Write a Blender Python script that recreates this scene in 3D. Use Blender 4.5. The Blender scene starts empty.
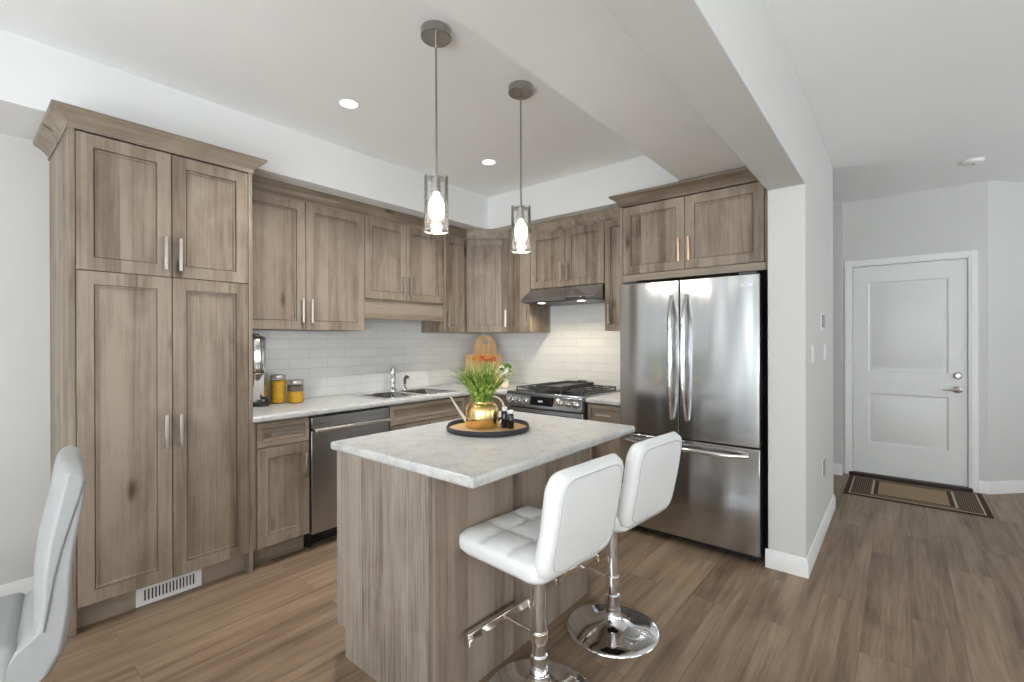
import bpy, math, random
from mathutils import Matrix, Vector
random.seed(7)
C = bpy.context.scene.collection
SC = bpy.context.scene
R = math.radians

# ------------------------------------------------------------------ camera
cam_d = bpy.data.cameras.new('camera'); cam = bpy.data.objects.new('camera', cam_d); C.objects.link(cam)
yaw, pit, rol = R(39.635), R(-0.074), R(-0.147)
fw = Vector((-math.sin(yaw)*math.cos(pit), math.cos(yaw)*math.cos(pit), math.sin(pit)))
rt = Vector((math.cos(yaw), math.sin(yaw), 0)); up = rt.cross(fw)
r2 = math.cos(rol)*rt + math.sin(rol)*up; u2 = -math.sin(rol)*rt + math.cos(rol)*up
m = Matrix((r2, u2, -fw)).transposed().to_4x4(); m.translation = (3.5576, -3.7831, 1.36)
cam.matrix_world = m
cam_d.sensor_fit = 'HORIZONTAL'; cam_d.sensor_width = 36; cam_d.lens = 36*467.58/1024
cam_d.clip_start = .05
SC.camera = cam

# ------------------------------------------------------------------ world, lights, exposure
w = bpy.data.worlds.new('world'); SC.world = w; w.use_nodes = True
w.node_tree.nodes['Background'].inputs[0].default_value = (.85, .92, 1, 1)
w.node_tree.nodes['Background'].inputs[1].default_value = 1.0
vs = SC.view_settings
vs.view_transform = 'Standard'; vs.look = 'None'; vs.gamma = 1; vs.use_curve_mapping = False
vs.exposure = -0.06
SC.cycles.max_bounces = 10; SC.cycles.diffuse_bounces = 7; SC.cycles.glossy_bounces = 5
SC.cycles.transparent_max_bounces = 16; SC.cycles.caustics_reflective = False; SC.cycles.caustics_refractive = False
SC.cycles.sample_clamp_indirect = 30
SC.cycles.use_denoising = True

def area(name, loc, rot, sx, sy, power, col=(1, 1, 1), spread=180):
    d = bpy.data.lights.new(name, 'AREA'); d.shape = 'RECTANGLE'; d.size = sx; d.size_y = sy
    d.energy = power; d.color = col; d.spread = R(spread)
    o = bpy.data.objects.new(name, d); C.objects.link(o); o.location = loc; o.rotation_euler = rot
    return o
# daylight coming in through the windows of the living area behind the camera
DAY = (.91, .97, 1)
TU = 32   # sky and bright ground outside: the light comes in slightly upwards
area('daylight_rear_patio', (3.35, -8.10, 1.22), (R(90+TU), 0, 0), 2.3, 2.1, 125, DAY)
area('daylight_rear_window', (5.8, -8.10, 1.45), (R(90+TU), 0, 0), 1.8, 1.5, 95, DAY)
area('daylight_side_front', (7.0, -6.0, 1.45), (0, R(90+TU), 0), 1.5, 2.0, 70, DAY)
area('daylight_side_mid', (7.0, -2.6, 1.45), (0, R(90+TU), 0), 1.5, 2.0, 30, DAY)
area('added_hall_fill', (7.0, .7, 1.45), (0, R(90+TU), 0), 1.5, 1.8, 42, DAY)  # lamp added, with its window, to brighten the entry wall
# low sun added through the rear windows; an added pale rug bounces it up
sun_d = bpy.data.lights.new('sun', 'SUN'); sun_d.energy = 52; sun_d.angle = R(1.5); sun_d.color = (.95, .98, 1)
sun = bpy.data.objects.new('sun', sun_d); C.objects.link(sun); sun.rotation_euler = (R(50), 0, R(0))

# ------------------------------------------------------------------ mesh helper
class MB:
    def __init__(s): s.v = []; s.f = []; s.xf = Matrix.Identity(4)
    def add(s, vs, fs):
        b = len(s.v)
        s.v += [tuple(s.xf @ Vector(p)) for p in vs]
        s.f += [tuple(b+i for i in f) for f in fs]
        return s
    def box(s, x0, y0, z0, x1, y1, z1):
        x0, x1 = sorted((x0, x1)); y0, y1 = sorted((y0, y1)); z0, z1 = sorted((z0, z1))
        v = [(x0,y0,z0),(x1,y0,z0),(x1,y1,z0),(x0,y1,z0),(x0,y0,z1),(x1,y0,z1),(x1,y1,z1),(x0,y1,z1)]
        return s.add(v, [(0,3,2,1),(4,5,6,7),(0,1,5,4),(1,2,6,5),(2,3,7,6),(3,0,4,7)])
    def lathe(s, prof, c=(0,0,0), n=32, cap=True):
        v = []; f = []
        for r, z in prof:
            for k in range(n):
                a = 2*math.pi*k/n; v.append((c[0]+r*math.cos(a), c[1]+r*math.sin(a), c[2]+z))
        m_ = len(prof)
        for i in range(m_-1):
            for k in range(n):
                a = i*n+k; b = i*n+(k+1) % n; f.append((a, b, b+n, a+n))
        if cap:
            f.append(tuple(range(n))[::-1]); f.append(tuple((m_-1)*n+k for k in range(n)))
        return s.add(v, f)
    def tube(s, pts, r, n=10, cap=True, closed=False):
        pts = [Vector(p) for p in pts]; v = []; f = []; N = len(pts)
        rr = r if isinstance(r, (list, tuple)) else [r]*N
        ref = None
        for i, p in enumerate(pts):
            if closed: t = pts[(i+1) % N]-pts[i-1]
            else: t = pts[min(i+1, N-1)]-pts[max(i-1, 0)]
            t.normalize()
            if ref is None:
                ref = Vector((0,0,1)) if abs(t.z) < .9 else Vector((1,0,0))
            a = t.cross(ref)
            if a.length < 1e-4: a = t.cross(Vector((0,1,0)))
            a.normalize(); b = t.cross(a); ref = -b if False else ref
            for k in range(n):
                q = 2*math.pi*k/n
                v.append(tuple(p + a*rr[i]*math.cos(q) + b*rr[i]*math.sin(q)))
        M = N if closed else N-1
        for i in range(M):
            for k in range(n):
                a = i*n+k; b = i*n+(k+1) % n; c = ((i+1) % N)*n
                f.append((a, b, c+(k+1) % n, c+k))
        if cap and not closed:
            f.append(tuple(range(n))[::-1]); f.append(tuple((N-1)*n+k for k in range(n)))
        return s.add(v, f)
    def cyl(s, p0, p1, r, n=20): return s.tube([p0, p1], r, n)
    def prism(s, poly, axis, a, b):
        # poly in the two other axes (in x,y,z order), extruded along axis from a to b
        def P(q, t):
            if axis == 'x': return (t, q[0], q[1])
            if axis == 'y': return (q[0], t, q[1])
            return (q[0], q[1], t)
        n = len(poly); v = [P(q, a) for q in poly]+[P(q, b) for q in poly]
        f = [tuple(range(n)), tuple(range(2*n-1, n-1, -1))]
        for i in range(n):
            j = (i+1) % n; f.append((i, i+n, j+n, j))
        return s.add(v, f)
    def slab(s, xs, ys, keep, z0, z1):
        id_ = {}; v = []; f = []
        def V(i, j, t):
            k = (i, j, t)
            if k not in id_: id_[k] = len(v); v.append((xs[i], ys[j], z1 if t else z0))
            return id_[k]
        K = lambda i, j: 0 <= i < len(xs)-1 and 0 <= j < len(ys)-1 and keep((xs[i]+xs[i+1])/2, (ys[j]+ys[j+1])/2)
        for i in range(len(xs)-1):
            for j in range(len(ys)-1):
                if not K(i, j): continue
                f.append((V(i,j,1), V(i+1,j,1), V(i+1,j+1,1), V(i,j+1,1)))
                f.append((V(i,j,0), V(i,j+1,0), V(i+1,j+1,0), V(i+1,j,0)))
                if not K(i-1, j): f.append((V(i,j,0), V(i,j,1), V(i,j+1,1), V(i,j+1,0)))
                if not K(i+1, j): f.append((V(i+1,j,0), V(i+1,j+1,0), V(i+1,j+1,1), V(i+1,j,1)))
                if not K(i, j-1): f.append((V(i,j,0), V(i+1,j,0), V(i+1,j,1), V(i,j,1)))
                if not K(i, j+1): f.append((V(i,j+1,0), V(i,j+1,1), V(i+1,j+1,1), V(i+1,j+1,0)))
        return s.add(v, f)
    def sweep(s, path, prof, closed_prof=True):
        # horizontal path [(x,y)], profile [(out, z)] offset to the right-hand normal of the path, mitred
        n = len(path); v = []; f = []; k = len(prof)
        for i in range(n):
            p = Vector(path[i]+(0,))[:2] if False else Vector((path[i][0], path[i][1]))
            d0 = (Vector(path[i])-Vector(path[i-1])).normalized() if i > 0 else None
            d1 = (Vector(path[i+1])-Vector(path[i])).normalized() if i < n-1 else None
            if d0 is None: d0 = d1
            if d1 is None: d1 = d0
            n0 = Vector((d0.y, -d0.x)); n1 = Vector((d1.y, -d1.x))
            mm = (n0+n1).normalized(); sc = 1/max(.3, mm.dot(n0))
            for o, z in prof: v.append((p.x+mm.x*o*sc, p.y+mm.y*o*sc, z))
        for i in range(n-1):
            for j in range(k):
                j2 = (j+1) % k
                f.append((i*k+j, (i+1)*k+j, (i+1)*k+j2, i*k+j2))
        f.append(tuple(range(k))); f.append(tuple(range((n-1)*k+k-1, (n-1)*k-1, -1)))
        return s.add(v, f)
    def build(s, name, mat, parent=None, bevel=0, seg=2, smooth=30, subsurf=0):
        me = bpy.data.meshes.new(name)
        off = Vector((0,0,0))
        if parent is not None and parent.get('_o') is not None: off = Vector(parent['_o'])
        me.from_pydata([tuple(Vector(p)-off) for p in s.v], [], s.f); me.validate(); me.update()
        import bmesh
        bm = bmesh.new(); bm.from_mesh(me); bmesh.ops.recalc_face_normals(bm, faces=bm.faces); bm.to_mesh(me); bm.free()
        me.materials.append(mat)
        if smooth:
            for p in me.polygons: p.use_smooth = True
            me.set_sharp_from_angle(angle=R(smooth))
        o = bpy.data.objects.new(name, me); C.objects.link(o)
        if parent is not None:
            o.parent = parent; o['_o'] = tuple(off)
        if bevel:
            b = o.modifiers.new('bevel', 'BEVEL'); b.width = bevel; b.segments = seg; b.limit_method = 'ANGLE'; b.angle_limit = R(35)
            b.harden_normals = False
        if subsurf:
            b = o.modifiers.new('sub', 'SUBSURF'); b.levels = subsurf; b.render_levels = subsurf
        return o

def tag(o, label=None, cat=None, group=None, kind=None):
    if label: o['label'] = label
    if cat: o['category'] = cat
    if group: o['group'] = group
    if kind: o['kind'] = kind
    return o
def thing(name, label, cat, loc=(0,0,0), rz=0, group=None, world=True):
    """Empty at the base; with world=True parts are written in world coordinates"""
    o = bpy.data.objects.new(name, None); C.objects.link(o); o.location = loc; o.rotation_euler = (0,0,rz)
    o.empty_display_size = .1
    o['_o'] = tuple(loc) if world else (0.,0.,0.)
    return tag(o, label, cat, group)
def struct(name, mb, mat, **k): return tag(mb.build(name, mat, **k), kind='structure')

# ------------------------------------------------------------------ materials
def nt(name):
    m_ = bpy.data.materials.new(name); m_.use_nodes = True
    return m_, m_.node_tree, m_.node_tree.nodes['Principled BSDF']
def N(t, typ, **kw):
    n = t.nodes.new(typ)
    for k, v in kw.items(): setattr(n, k, v)
    return n
def flat(name, col, rough=.5, metal=0, noise=0, nscale=20, **inp):
    m_, t, b = nt(name)
    b.inputs['Roughness'].default_value = rough; b.inputs['Metallic'].default_value = metal
    for k, v in inp.items(): b.inputs[k.replace('_', ' ')].default_value = v
    tc = N(t, 'ShaderNodeTexCoord'); no = N(t, 'ShaderNodeTexNoise'); no.inputs['Scale'].default_value = nscale
    no.inputs['Detail'].default_value = 4
    t.links.new(tc.outputs['Object'], no.inputs['Vector'])
    r = N(t, 'ShaderNodeValToRGB'); k = noise
    r.color_ramp.elements[0].position = .3; r.color_ramp.elements[1].position = .7
    r.color_ramp.elements[0].color = tuple(c*(1-k) for c in col)+(1,)
    r.color_ramp.elements[1].color = tuple(min(1, c*(1+k)) for c in col)+(1,)
    t.links.new(no.outputs['Fac'], r.inputs[0]); t.links.new(r.outputs[0], b.inputs['Base Color'])
    return m_
def wood(name, stops, axis='z', rough=.45, grain=1.0, rnd=True, stave=.11, bump=.15, fine=70, knot=1.0, lines=0):
    """Timber with long grain along axis; each object gets its own cut of the pattern"""
    m_, t, b = nt(name); L = t.links.new
    tc = N(t, 'ShaderNodeTexCoord'); oi = N(t, 'ShaderNodeObjectInfo')
    off = N(t, 'ShaderNodeVectorMath', operation='SCALE')
    cx = N(t, 'ShaderNodeCombineXYZ')
    L(oi.outputs['Random'], cx.inputs[0]); L(oi.outputs['Random'], cx.inputs[1]); L(oi.outputs['Random'], cx.inputs[2])
    L(cx.outputs[0], off.inputs[0]); off.inputs['Scale'].default_value = 17.0 if rnd else 0
    ad = N(t, 'ShaderNodeVectorMath', operation='ADD'); L(tc.outputs['Object'], ad.inputs[0]); L(off.outputs[0], ad.inputs[1])
    def mapped(sx, sl):
        mp = N(t, 'ShaderNodeMapping'); s_ = [sx, sx, sx]; s_['xyz'.index(axis)] = sl
        mp.inputs['Scale'].default_value = s_; L(ad.outputs[0], mp.inputs['Vector']); return mp
    def noise(mp, sc, det, ro=.55, dist=0):
        n = N(t, 'ShaderNodeTexNoise'); n.inputs['Scale'].default_value = sc; n.inputs['Detail'].default_value = det
        n.inputs['Roughness'].default_value = ro; n.inputs['Distortion'].default_value = dist
        L(mp.outputs[0], n.inputs['Vector']); return n.outputs['Fac']
    broad = noise(mapped(9, .7), 1, 3, .5, .4)
    mid = noise(mapped(26, 1.1), 1, 5, .65, .9)
    fi = noise(mapped(fine*2.2, 3.0), 1, 3, .6)
    blot = noise(mapped(5, 2.6), 1, 4, .6, 1.2)
    st = N(t, 'ShaderNodeTexVoronoi'); st.feature = 'F1'; st.inputs['Scale'].default_value = 1/stave
    L(mapped(1, 0.0).outputs[0], st.inputs['Vector'])
    sv = N(t, 'ShaderNodeSeparateColor'); L(st.outputs['Color'], sv.inputs[0])
    def mad(a, ka, bb, kb):
        x = N(t, 'ShaderNodeMath', operation='MULTIPLY'); L(a, x.inputs[0]); x.inputs[1].default_value = ka
        y = N(t, 'ShaderNodeMath', operation='MULTIPLY_ADD'); L(bb, y.inputs[0]); y.inputs[1].default_value = kb; L(x.outputs[0], y.inputs[2])
        return y.outputs[0]
    s1 = mad(broad, .30, mid, .40*grain)
    s2 = mad(fi, .16*grain, blot, .30)
    s3 = mad(s1, 1, s2, 1)
    s4 = mad(s3, 1, sv.outputs[0], .17)
    kn = N(t, 'ShaderNodeTexVoronoi'); kn.feature = 'F1'; kn.inputs['Scale'].default_value = 1
    L(mapped(5.2, 1.9).outputs[0], kn.inputs['Vector'])
    kr = N(t, 'ShaderNodeMapRange'); L(kn.outputs['Distance'], kr.inputs['Value']); kr.inputs['From Min'].default_value = .02; kr.inputs['From Max'].default_value = .16
    kr.inputs['To Min'].default_value = -.22*knot; kr.inputs['To Max'].default_value = 0; kr.interpolation_type = 'SMOOTHSTEP'
    s4 = mad(s4, 1, kr.outputs[0], 1)
    if lines:   # open pore lines running the length of the board
        ln_n = noise(mapped(95, 2.2), 1, 2, .5, .3)
        lr = N(t, 'ShaderNodeMapRange'); L(ln_n, lr.inputs['Value']); lr.inputs['From Min'].default_value = .34; lr.inputs['From Max'].default_value = .56
        lr.inputs['To Min'].default_value = -.09*lines/.62; lr.inputs['To Max'].default_value = .04
        s4 = mad(s4, 1, lr.outputs[0], 1)
    rp = N(t, 'ShaderNodeValToRGB'); L(s4, rp.inputs[0])
    e = rp.color_ramp.elements; e[0].position = .40; e[0].color = stops[0]+(1,); e[1].position = .76; e[1].color = stops[2]+(1,)
    q = e.new(.58); q.color = stops[1]+(1,)
    L(rp.outputs[0], b.inputs['Base Color'])
    b.inputs['Roughness'].default_value = rough; b.inputs['Specular IOR Level'].default_value = .35
    bp = N(t, 'ShaderNodeBump'); bp.inputs['Strength'].default_value = bump; bp.inputs['Distance'].default_value = .002
    L(s2, bp.inputs['Height']); L(bp.outputs[0], b.inputs['Normal'])
    return m_
W0 = [(.055,.037,.025), (.200,.152,.112), (.335,.272,.212)]
M = {}
M['wood'] = wood('cabinet_wood', W0)
M['wood_h'] = wood('cabinet_wood_across_y', W0, 'y')
M['wood_x'] = wood('cabinet_wood_across_x', W0, 'x')
M['wood_isl'] = wood('island_wood', [(.10,.076,.060), (.235,.190,.156), (.34,.288,.245)], grain=1.0, stave=.5, fine=34, knot=0, lines=.62)
M['board'] = wood('board_wood', [(.42,.22,.08), (.62,.36,.15), (.78,.52,.26)], stave=.05)
M['traywood'] = wood('tray_wood', [(.45,.27,.10), (.66,.42,.18), (.8,.55,.28)], 'x', stave=.06, rough=.3)
M['wall'] = flat('wall_paint', (.625,.62,.607), .75, noise=.01, nscale=3)
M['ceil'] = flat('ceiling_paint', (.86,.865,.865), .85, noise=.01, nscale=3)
M['ceil_dim'] = flat('ceiling_paint_dimmed', (.77,.775,.775), .85, noise=.01, nscale=3)  # same paint as the ceiling, darkened to offset strong light on the bulkhead
M['trim'] = flat('white_trim_paint', (.80,.80,.795), .4, noise=.01)
M['doorp'] = flat('door_paint', (.74,.738,.725), .4, noise=.01)
M['nickel'] = flat('brushed_nickel', (.62,.58,.54), .32, 1, noise=.05, nscale=80)
M['dnickel'] = flat('satin_dark_nickel', (.40,.385,.37), .26, 1, noise=.08, nscale=60)
M['chrome'] = flat('chrome', (.80,.80,.81), .07, 1, noise=.02)
M['black'] = flat('black_plastic', (.015,.015,.016), .4, noise=.1)
M['blackm'] = flat('black_enamel', (.02,.02,.021), .28, noise=.1)
M['iron'] = flat('cast_iron', (.05,.05,.053), .35, noise=.2, nscale=200)
M['dark'] = flat('dark_grey_metal', (.10,.10,.105), .35, .6, noise=.05)
M['leather'] = flat('white_leatherette', (.76,.765,.765), .38, noise=.015, nscale=60)
M['slip'] = flat('pale_grey_upholstery', (.37,.375,.375), .6, noise=.03, nscale=40)
M['slip_seam'] = flat('upholstery_seam', (.20,.205,.205), .7, noise=.03)
M['seam'] = flat('leather_seam', (.50,.50,.50), .6, noise=.03)
M['gold'] = flat('brushed_gold', (.85,.60,.26), .22, 1, noise=.04)
M['copper'] = flat('copper_rose', (.80,.55,.38), .22, 1, noise=.04)
M['copperc'] = flat('warm_chrome', (.86,.80,.74), .10, 1, noise=.02)
M['greyplate'] = flat('grey_plate', (.28,.27,.26), .5, noise=.02)
M['pale'] = flat('pale_cream_glaze', (.78,.68,.52), .4, noise=.05)
M['orange'] = flat('orange_petal', (.85,.30,.03), .55, noise=.25, nscale=60)
M['red'] = flat('red_petal', (.70,.07,.03), .55, noise=.25, nscale=60)
M['whitep'] = flat('white_petal', (.86,.85,.74), .6, noise=.1, nscale=60)
M['leaf'] = flat('leaf_green', (.20,.36,.06), .5, noise=.35, nscale=50)
M['tray'] = flat('tray_rim_charcoal', (.035,.035,.042), .45, noise=.1)
M['bottle'] = flat('dark_bottle_glass', (.01,.01,.012), .12, noise=.1)
M['thr'] = flat('threshold_bronze', (.035,.02,.015), .4, .4, noise=.1)
M['display'] = flat('display_glass', (.008,.008,.009), .08, noise=.1)
M['digit'] = flat('display_digits', (.5,.55,.6), .5, noise=.02)
M['voidm'] = flat('register_inside', (.05,.045,.04), .8, noise=.1)

def emis(name, col, s):
    m_, t, b = nt(name)
    b.inputs['Base Color'].default_value = col+(1,); b.inputs['Emission Color'].default_value = col+(1,)
    b.inputs['Emission Strength'].default_value = s; return m_
M['bulb'] = emis('glowing_bulb', (1,.93,.80), 9)
M['down'] = emis('downlight_lens', (1,.97,.92), 9)
M['hoodl'] = emis('hood_lamp_lens', (1,.92,.75), 6)

def steel(name, col, rough=.27, axis='z', wob=.35, metal=1):
    """Brushed stainless: fine lines along one axis plus a slow waviness of the sheet"""
    m_, t, b = nt(name); L = t.links.new
    b.inputs['Metallic'].default_value = metal
    tc = N(t, 'ShaderNodeTexCoord'); mp = N(t, 'ShaderNodeMapping'); s_ = [90, 90, 90]; s_['xyz'.index(axis)] = 2
    mp.inputs['Scale'].default_value = s_; L(tc.outputs['Object'], mp.inputs[0])
    no = N(t, 'ShaderNodeTexNoise'); no.inputs['Scale'].default_value = 1; L(mp.outputs[0], no.inputs['Vector'])
    rp = N(t, 'ShaderNodeMapRange'); rp.inputs['To Min'].default_value = rough-.015; rp.inputs['To Max'].default_value = rough+.02
    L(no.outputs['Fac'], rp.inputs['Value']); L(rp.outputs[0], b.inputs['Roughness'])
    cr = N(t, 'ShaderNodeValToRGB'); cr.color_ramp.elements[0].color = tuple(c*.97 for c in col)+(1,); cr.color_ramp.elements[1].color = tuple(min(1, c*1.02) for c in col)+(1,)
    L(no.outputs['Fac'], cr.inputs[0]); L(cr.outputs[0], b.inputs['Base Color'])
    mp2 = N(t, 'ShaderNodeMapping'); s2 = [5, 5, 5]; s2['xyz'.index(axis)] = .55
    mp2.inputs['Scale'].default_value = s2; L(tc.outputs['Object'], mp2.inputs[0])
    n2 = N(t, 'ShaderNodeTexNoise'); n2.inputs['Scale'].default_value = 1; n2.inputs['Detail'].default_value = 1; L(mp2.outputs[0], n2.inputs['Vector'])
    bp = N(t, 'ShaderNodeBump'); bp.inputs['Strength'].default_value = wob; bp.inputs['Distance'].default_value = .03
    L(n2.outputs['Fac'], bp.inputs['Height']); L(bp.outputs[0], b.inputs['Normal'])
    b.inputs['Anisotropic'].default_value = .5
    return m_
M['steel'] = steel('stainless_fridge', (.50,.505,.51), .19, 'z', .6)
M['steel2'] = steel('stainless_appliance', (.46,.47,.48), .28, 'y', .05)
M['steelh'] = steel('stainless_range', (.41,.43,.46), .22, 'x', .15)
M['sink'] = steel('stainless_sink', (.78,.79,.80), .22, 'y', .1)

def glass(name, tint=(1,1,1), ior=1.4, refl=1.0, rough=.02, base_op=0.03, haze=0):
    m_, t, b = nt(name); L = t.links.new; t.nodes.remove(b); out = t.nodes['Material Output']
    tr = N(t, 'ShaderNodeBsdfTransparent'); tr.inputs[0].default_value = tint+(1,)
    gl = N(t, 'ShaderNodeBsdfGlossy'); gl.inputs['Roughness'].default_value = rough
    fr = N(t, 'ShaderNodeFresnel'); fr.inputs[0].default_value = ior
    mt = N(t, 'ShaderNodeMath', operation='MULTIPLY_ADD'); L(fr.outputs[0], mt.inputs[0]); mt.inputs[1].default_value = refl; mt.inputs[2].default_value = base_op
    mx = N(t, 'ShaderNodeMixShader'); L(mt.outputs[0], mx.inputs[0]); L(tr.outputs[0], mx.inputs[1]); L(gl.outputs[0], mx.inputs[2])
    last = mx.outputs[0]
    if haze:   # fine seeds in the glass catch some light
        tl = N(t, 'ShaderNodeBsdfTranslucent'); m2 = N(t, 'ShaderNodeMixShader'); m2.inputs[0].default_value = haze; L(last, m2.inputs[1]); L(tl.outputs[0], m2.inputs[2]); last = m2.outputs[0]
    L(last, out.inputs[0]); return m_
M['glass'] = glass('clear_glass', (.985,.985,.98), 1.30, .8, .05, .02, .012)
M['jar'] = glass('jar_glass', (1,1,1), 1.3, .6, .03, .0)
M['pane'] = glass('window_glass', (.98,.99,.99), 1.3, 1, .02, .01)

def stone():
    m_, t, b = nt('grey_white_quartz'); L = t.links.new
    tc = N(t, 'ShaderNodeTexCoord')
    a = N(t, 'ShaderNodeTexNoise'); a.inputs['Scale'].default_value = 14; a.inputs['Detail'].default_value = 8; a.inputs['Roughness'].default_value = .65; a.inputs['Distortion'].default_value = .8
    c = N(t, 'ShaderNodeTexNoise'); c.inputs['Scale'].default_value = 90; c.inputs['Detail'].default_value = 3
    L(tc.outputs['Object'], a.inputs['Vector']); L(tc.outputs['Object'], c.inputs['Vector'])
    x = N(t, 'ShaderNodeMath', operation='MULTIPLY_ADD'); L(c.outputs['Fac'], x.inputs[0]); x.inputs[1].default_value = .35; L(a.outputs['Fac'], x.inputs[2])
    r = N(t, 'ShaderNodeValToRGB'); e = r.color_ramp.elements
    e[0].position = .50; e[0].color = (.39,.385,.375,1); e[1].position = .80; e[1].color = (.56,.56,.55,1)
    q = e.new(.62); q.color = (.50,.50,.49,1)
    L(x.outputs[0], r.inputs[0]); L(r.outputs[0], b.inputs['Base Color'])
    b.inputs['Roughness'].default_value = .3; b.inputs['Specular IOR Level'].default_value = .4
    return m_
M['stone'] = stone()

def floor_mat():
    m_, t, b = nt('vinyl_plank_floor'); L = t.links.new
    tc = N(t, 'ShaderNodeTexCoord')
    mp = N(t, 'ShaderNodeMapping'); mp.inputs['Rotation'].default_value = (0, 0, R(90)); L(tc.outputs['Object'], mp.inputs[0])
    br = N(t, 'ShaderNodeTexBrick'); br.offset = .37; br.inputs['Scale'].default_value = 1
    br.inputs['Brick Width'].default_value = 1.25; br.inputs['Row Height'].default_value = .18
    br.inputs['Mortar Size'].default_value = .0012; br.inputs['Mortar Smooth'].default_value = .2; br.inputs['Bias'].default_value = 0
    br.inputs['Color1'].default_value = (0,0,0,1); br.inputs['Color2'].default_value = (1,1,1,1); br.inputs['Mortar'].default_value = (.5,.5,.5,1)
    L(mp.outputs[0], br.inputs['Vector'])
    sep = N(t, 'ShaderNodeSeparateColor'); L(br.outputs['Color'], sep.inputs[0])
    cb = N(t, 'ShaderNodeCombineXYZ'); 
    k = N(t, 'ShaderNodeMath', operation='MULTIPLY'); L(sep.outputs[0], k.inputs[0]); k.inputs[1].default_value = 31
    L(k.outputs[0], cb.inputs[0]); L(k.outputs[0], cb.inputs[1]); L(k.outputs[0], cb.inputs[2])
    ad = N(t, 'ShaderNodeVectorMath', operation='ADD'); L(tc.outputs['Object'], ad.inputs[0]); L(cb.outputs[0], ad.inputs[1])
    def nz(sx, sy, d, ro=.6, di=.6):
        q = N(t, 'ShaderNodeMapping'); q.inputs['Scale'].default_value = (sx, sy, 1); L(ad.outputs[0], q.inputs[0])
        n = N(t, 'ShaderNodeTexNoise'); n.inputs['Scale'].default_value = 1; n.inputs['Detail'].default_value = d; n.inputs['Roughness'].default_value = ro; n.inputs['Distortion'].default_value = di
        L(q.outputs[0], n.inputs['Vector']); return n.outputs['Fac']
    def ma(a, ka, c, kc):
        x = N(t, 'ShaderNodeMath', operation='MULTIPLY'); L(a, x.inputs[0]); x.inputs[1].default_value = ka
        y = N(t, 'ShaderNodeMath', operation='MULTIPLY_ADD'); L(c, y.inputs[0]); y.inputs[1].default_value = kc; L(x.outputs[0], y.inputs[2]); return y.outputs[0]
    g = ma(nz(16, 1.0, 5), .45, nz(70, 2.0, 4), .22)
    g2 = ma(g, 1, nz(4, 1.6, 3), .20)
    g3 = ma(g2, 1, sep.outputs[0], .07)
    r = N(t, 'ShaderNodeValToRGB'); e = r.color_ramp.elements
    e[0].position = .34; e[0].color = (.115,.074,.046,1); e[1].position = .70; e[1].color = (.42,.312,.215,1)
    q = e.new(.5); q.color = (.265,.186,.122,1)
    L(g3, r.inputs[0])
    mm = N(t, 'ShaderNodeMix', data_type='RGBA'); L(br.outputs['Fac'], mm.inputs['Factor']); L(r.outputs[0], mm.inputs[6]); mm.inputs[7].default_value = (.15,.10,.07,1)
    L(mm.outputs[2], b.inputs['Base Color'])
    b.inputs['Roughness'].default_value = .42; b.inputs['Specular IOR Level'].default_value = .35
    bp = N(t, 'ShaderNodeBump'); bp.inputs['Strength'].default_value = .12; bp.inputs['Distance'].default_value = .002; L(g2, bp.inputs['Height']); L(bp.outputs[0], b.inputs['Normal'])
    return m_
M['floor'] = floor_mat()

def tile_mat(name, axis):
    m_, t, b = nt(name); L = t.links.new
    tc = N(t, 'ShaderNodeTexCoord'); sp = N(t, 'ShaderNodeSeparateXYZ'); L(tc.outputs['Object'], sp.inputs[0])
    cb = N(t, 'ShaderNodeCombineXYZ'); L(sp.outputs['XYZ'.index(axis.upper())], cb.inputs[0]); L(sp.outputs[2], cb.inputs[1])
    br = N(t, 'ShaderNodeTexBrick'); br.inputs['Scale'].default_value = 1; br.inputs['Brick Width'].default_value = .305; br.inputs['Row Height'].default_value = .0765
    br.inputs['Mortar Size'].default_value = .0022; br.inputs['Mortar Smooth'].default_value = .3
    br.inputs['Color1'].default_value = (.82,.82,.81,1); br.inputs['Color2'].default_value = (.87,.87,.86,1); br.inputs['Mortar'].default_value = (.68,.675,.665,1)
    L(cb.outputs[0], br.inputs['Vector']); L(br.outputs['Color'], b.inputs['Base Color'])
    b.inputs['Roughness'].default_value = .2
    n = N(t, 'ShaderNodeTexNoise'); n.inputs['Scale'].default_value = 14; L(tc.outputs['Object'], n.inputs['Vector'])
    x = N(t, 'ShaderNodeMath', operation='MULTIPLY_ADD'); L(br.outputs['Fac'], x.inputs[0]); x.inputs[1].default_value = -1; L(n.outputs['Fac'], x.inputs[2])
    bp = N(t, 'ShaderNodeBump'); bp.inputs['Strength'].default_value = .35; bp.inputs['Distance'].default_value = .002; L(x.outputs[0], bp.inputs['Height']); L(bp.outputs[0], b.inputs['Normal'])
    return m_
M['tile_y'] = tile_mat('subway_tile_side', 'y'); M['tile_x'] = tile_mat('subway_tile_back', 'x')

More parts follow.
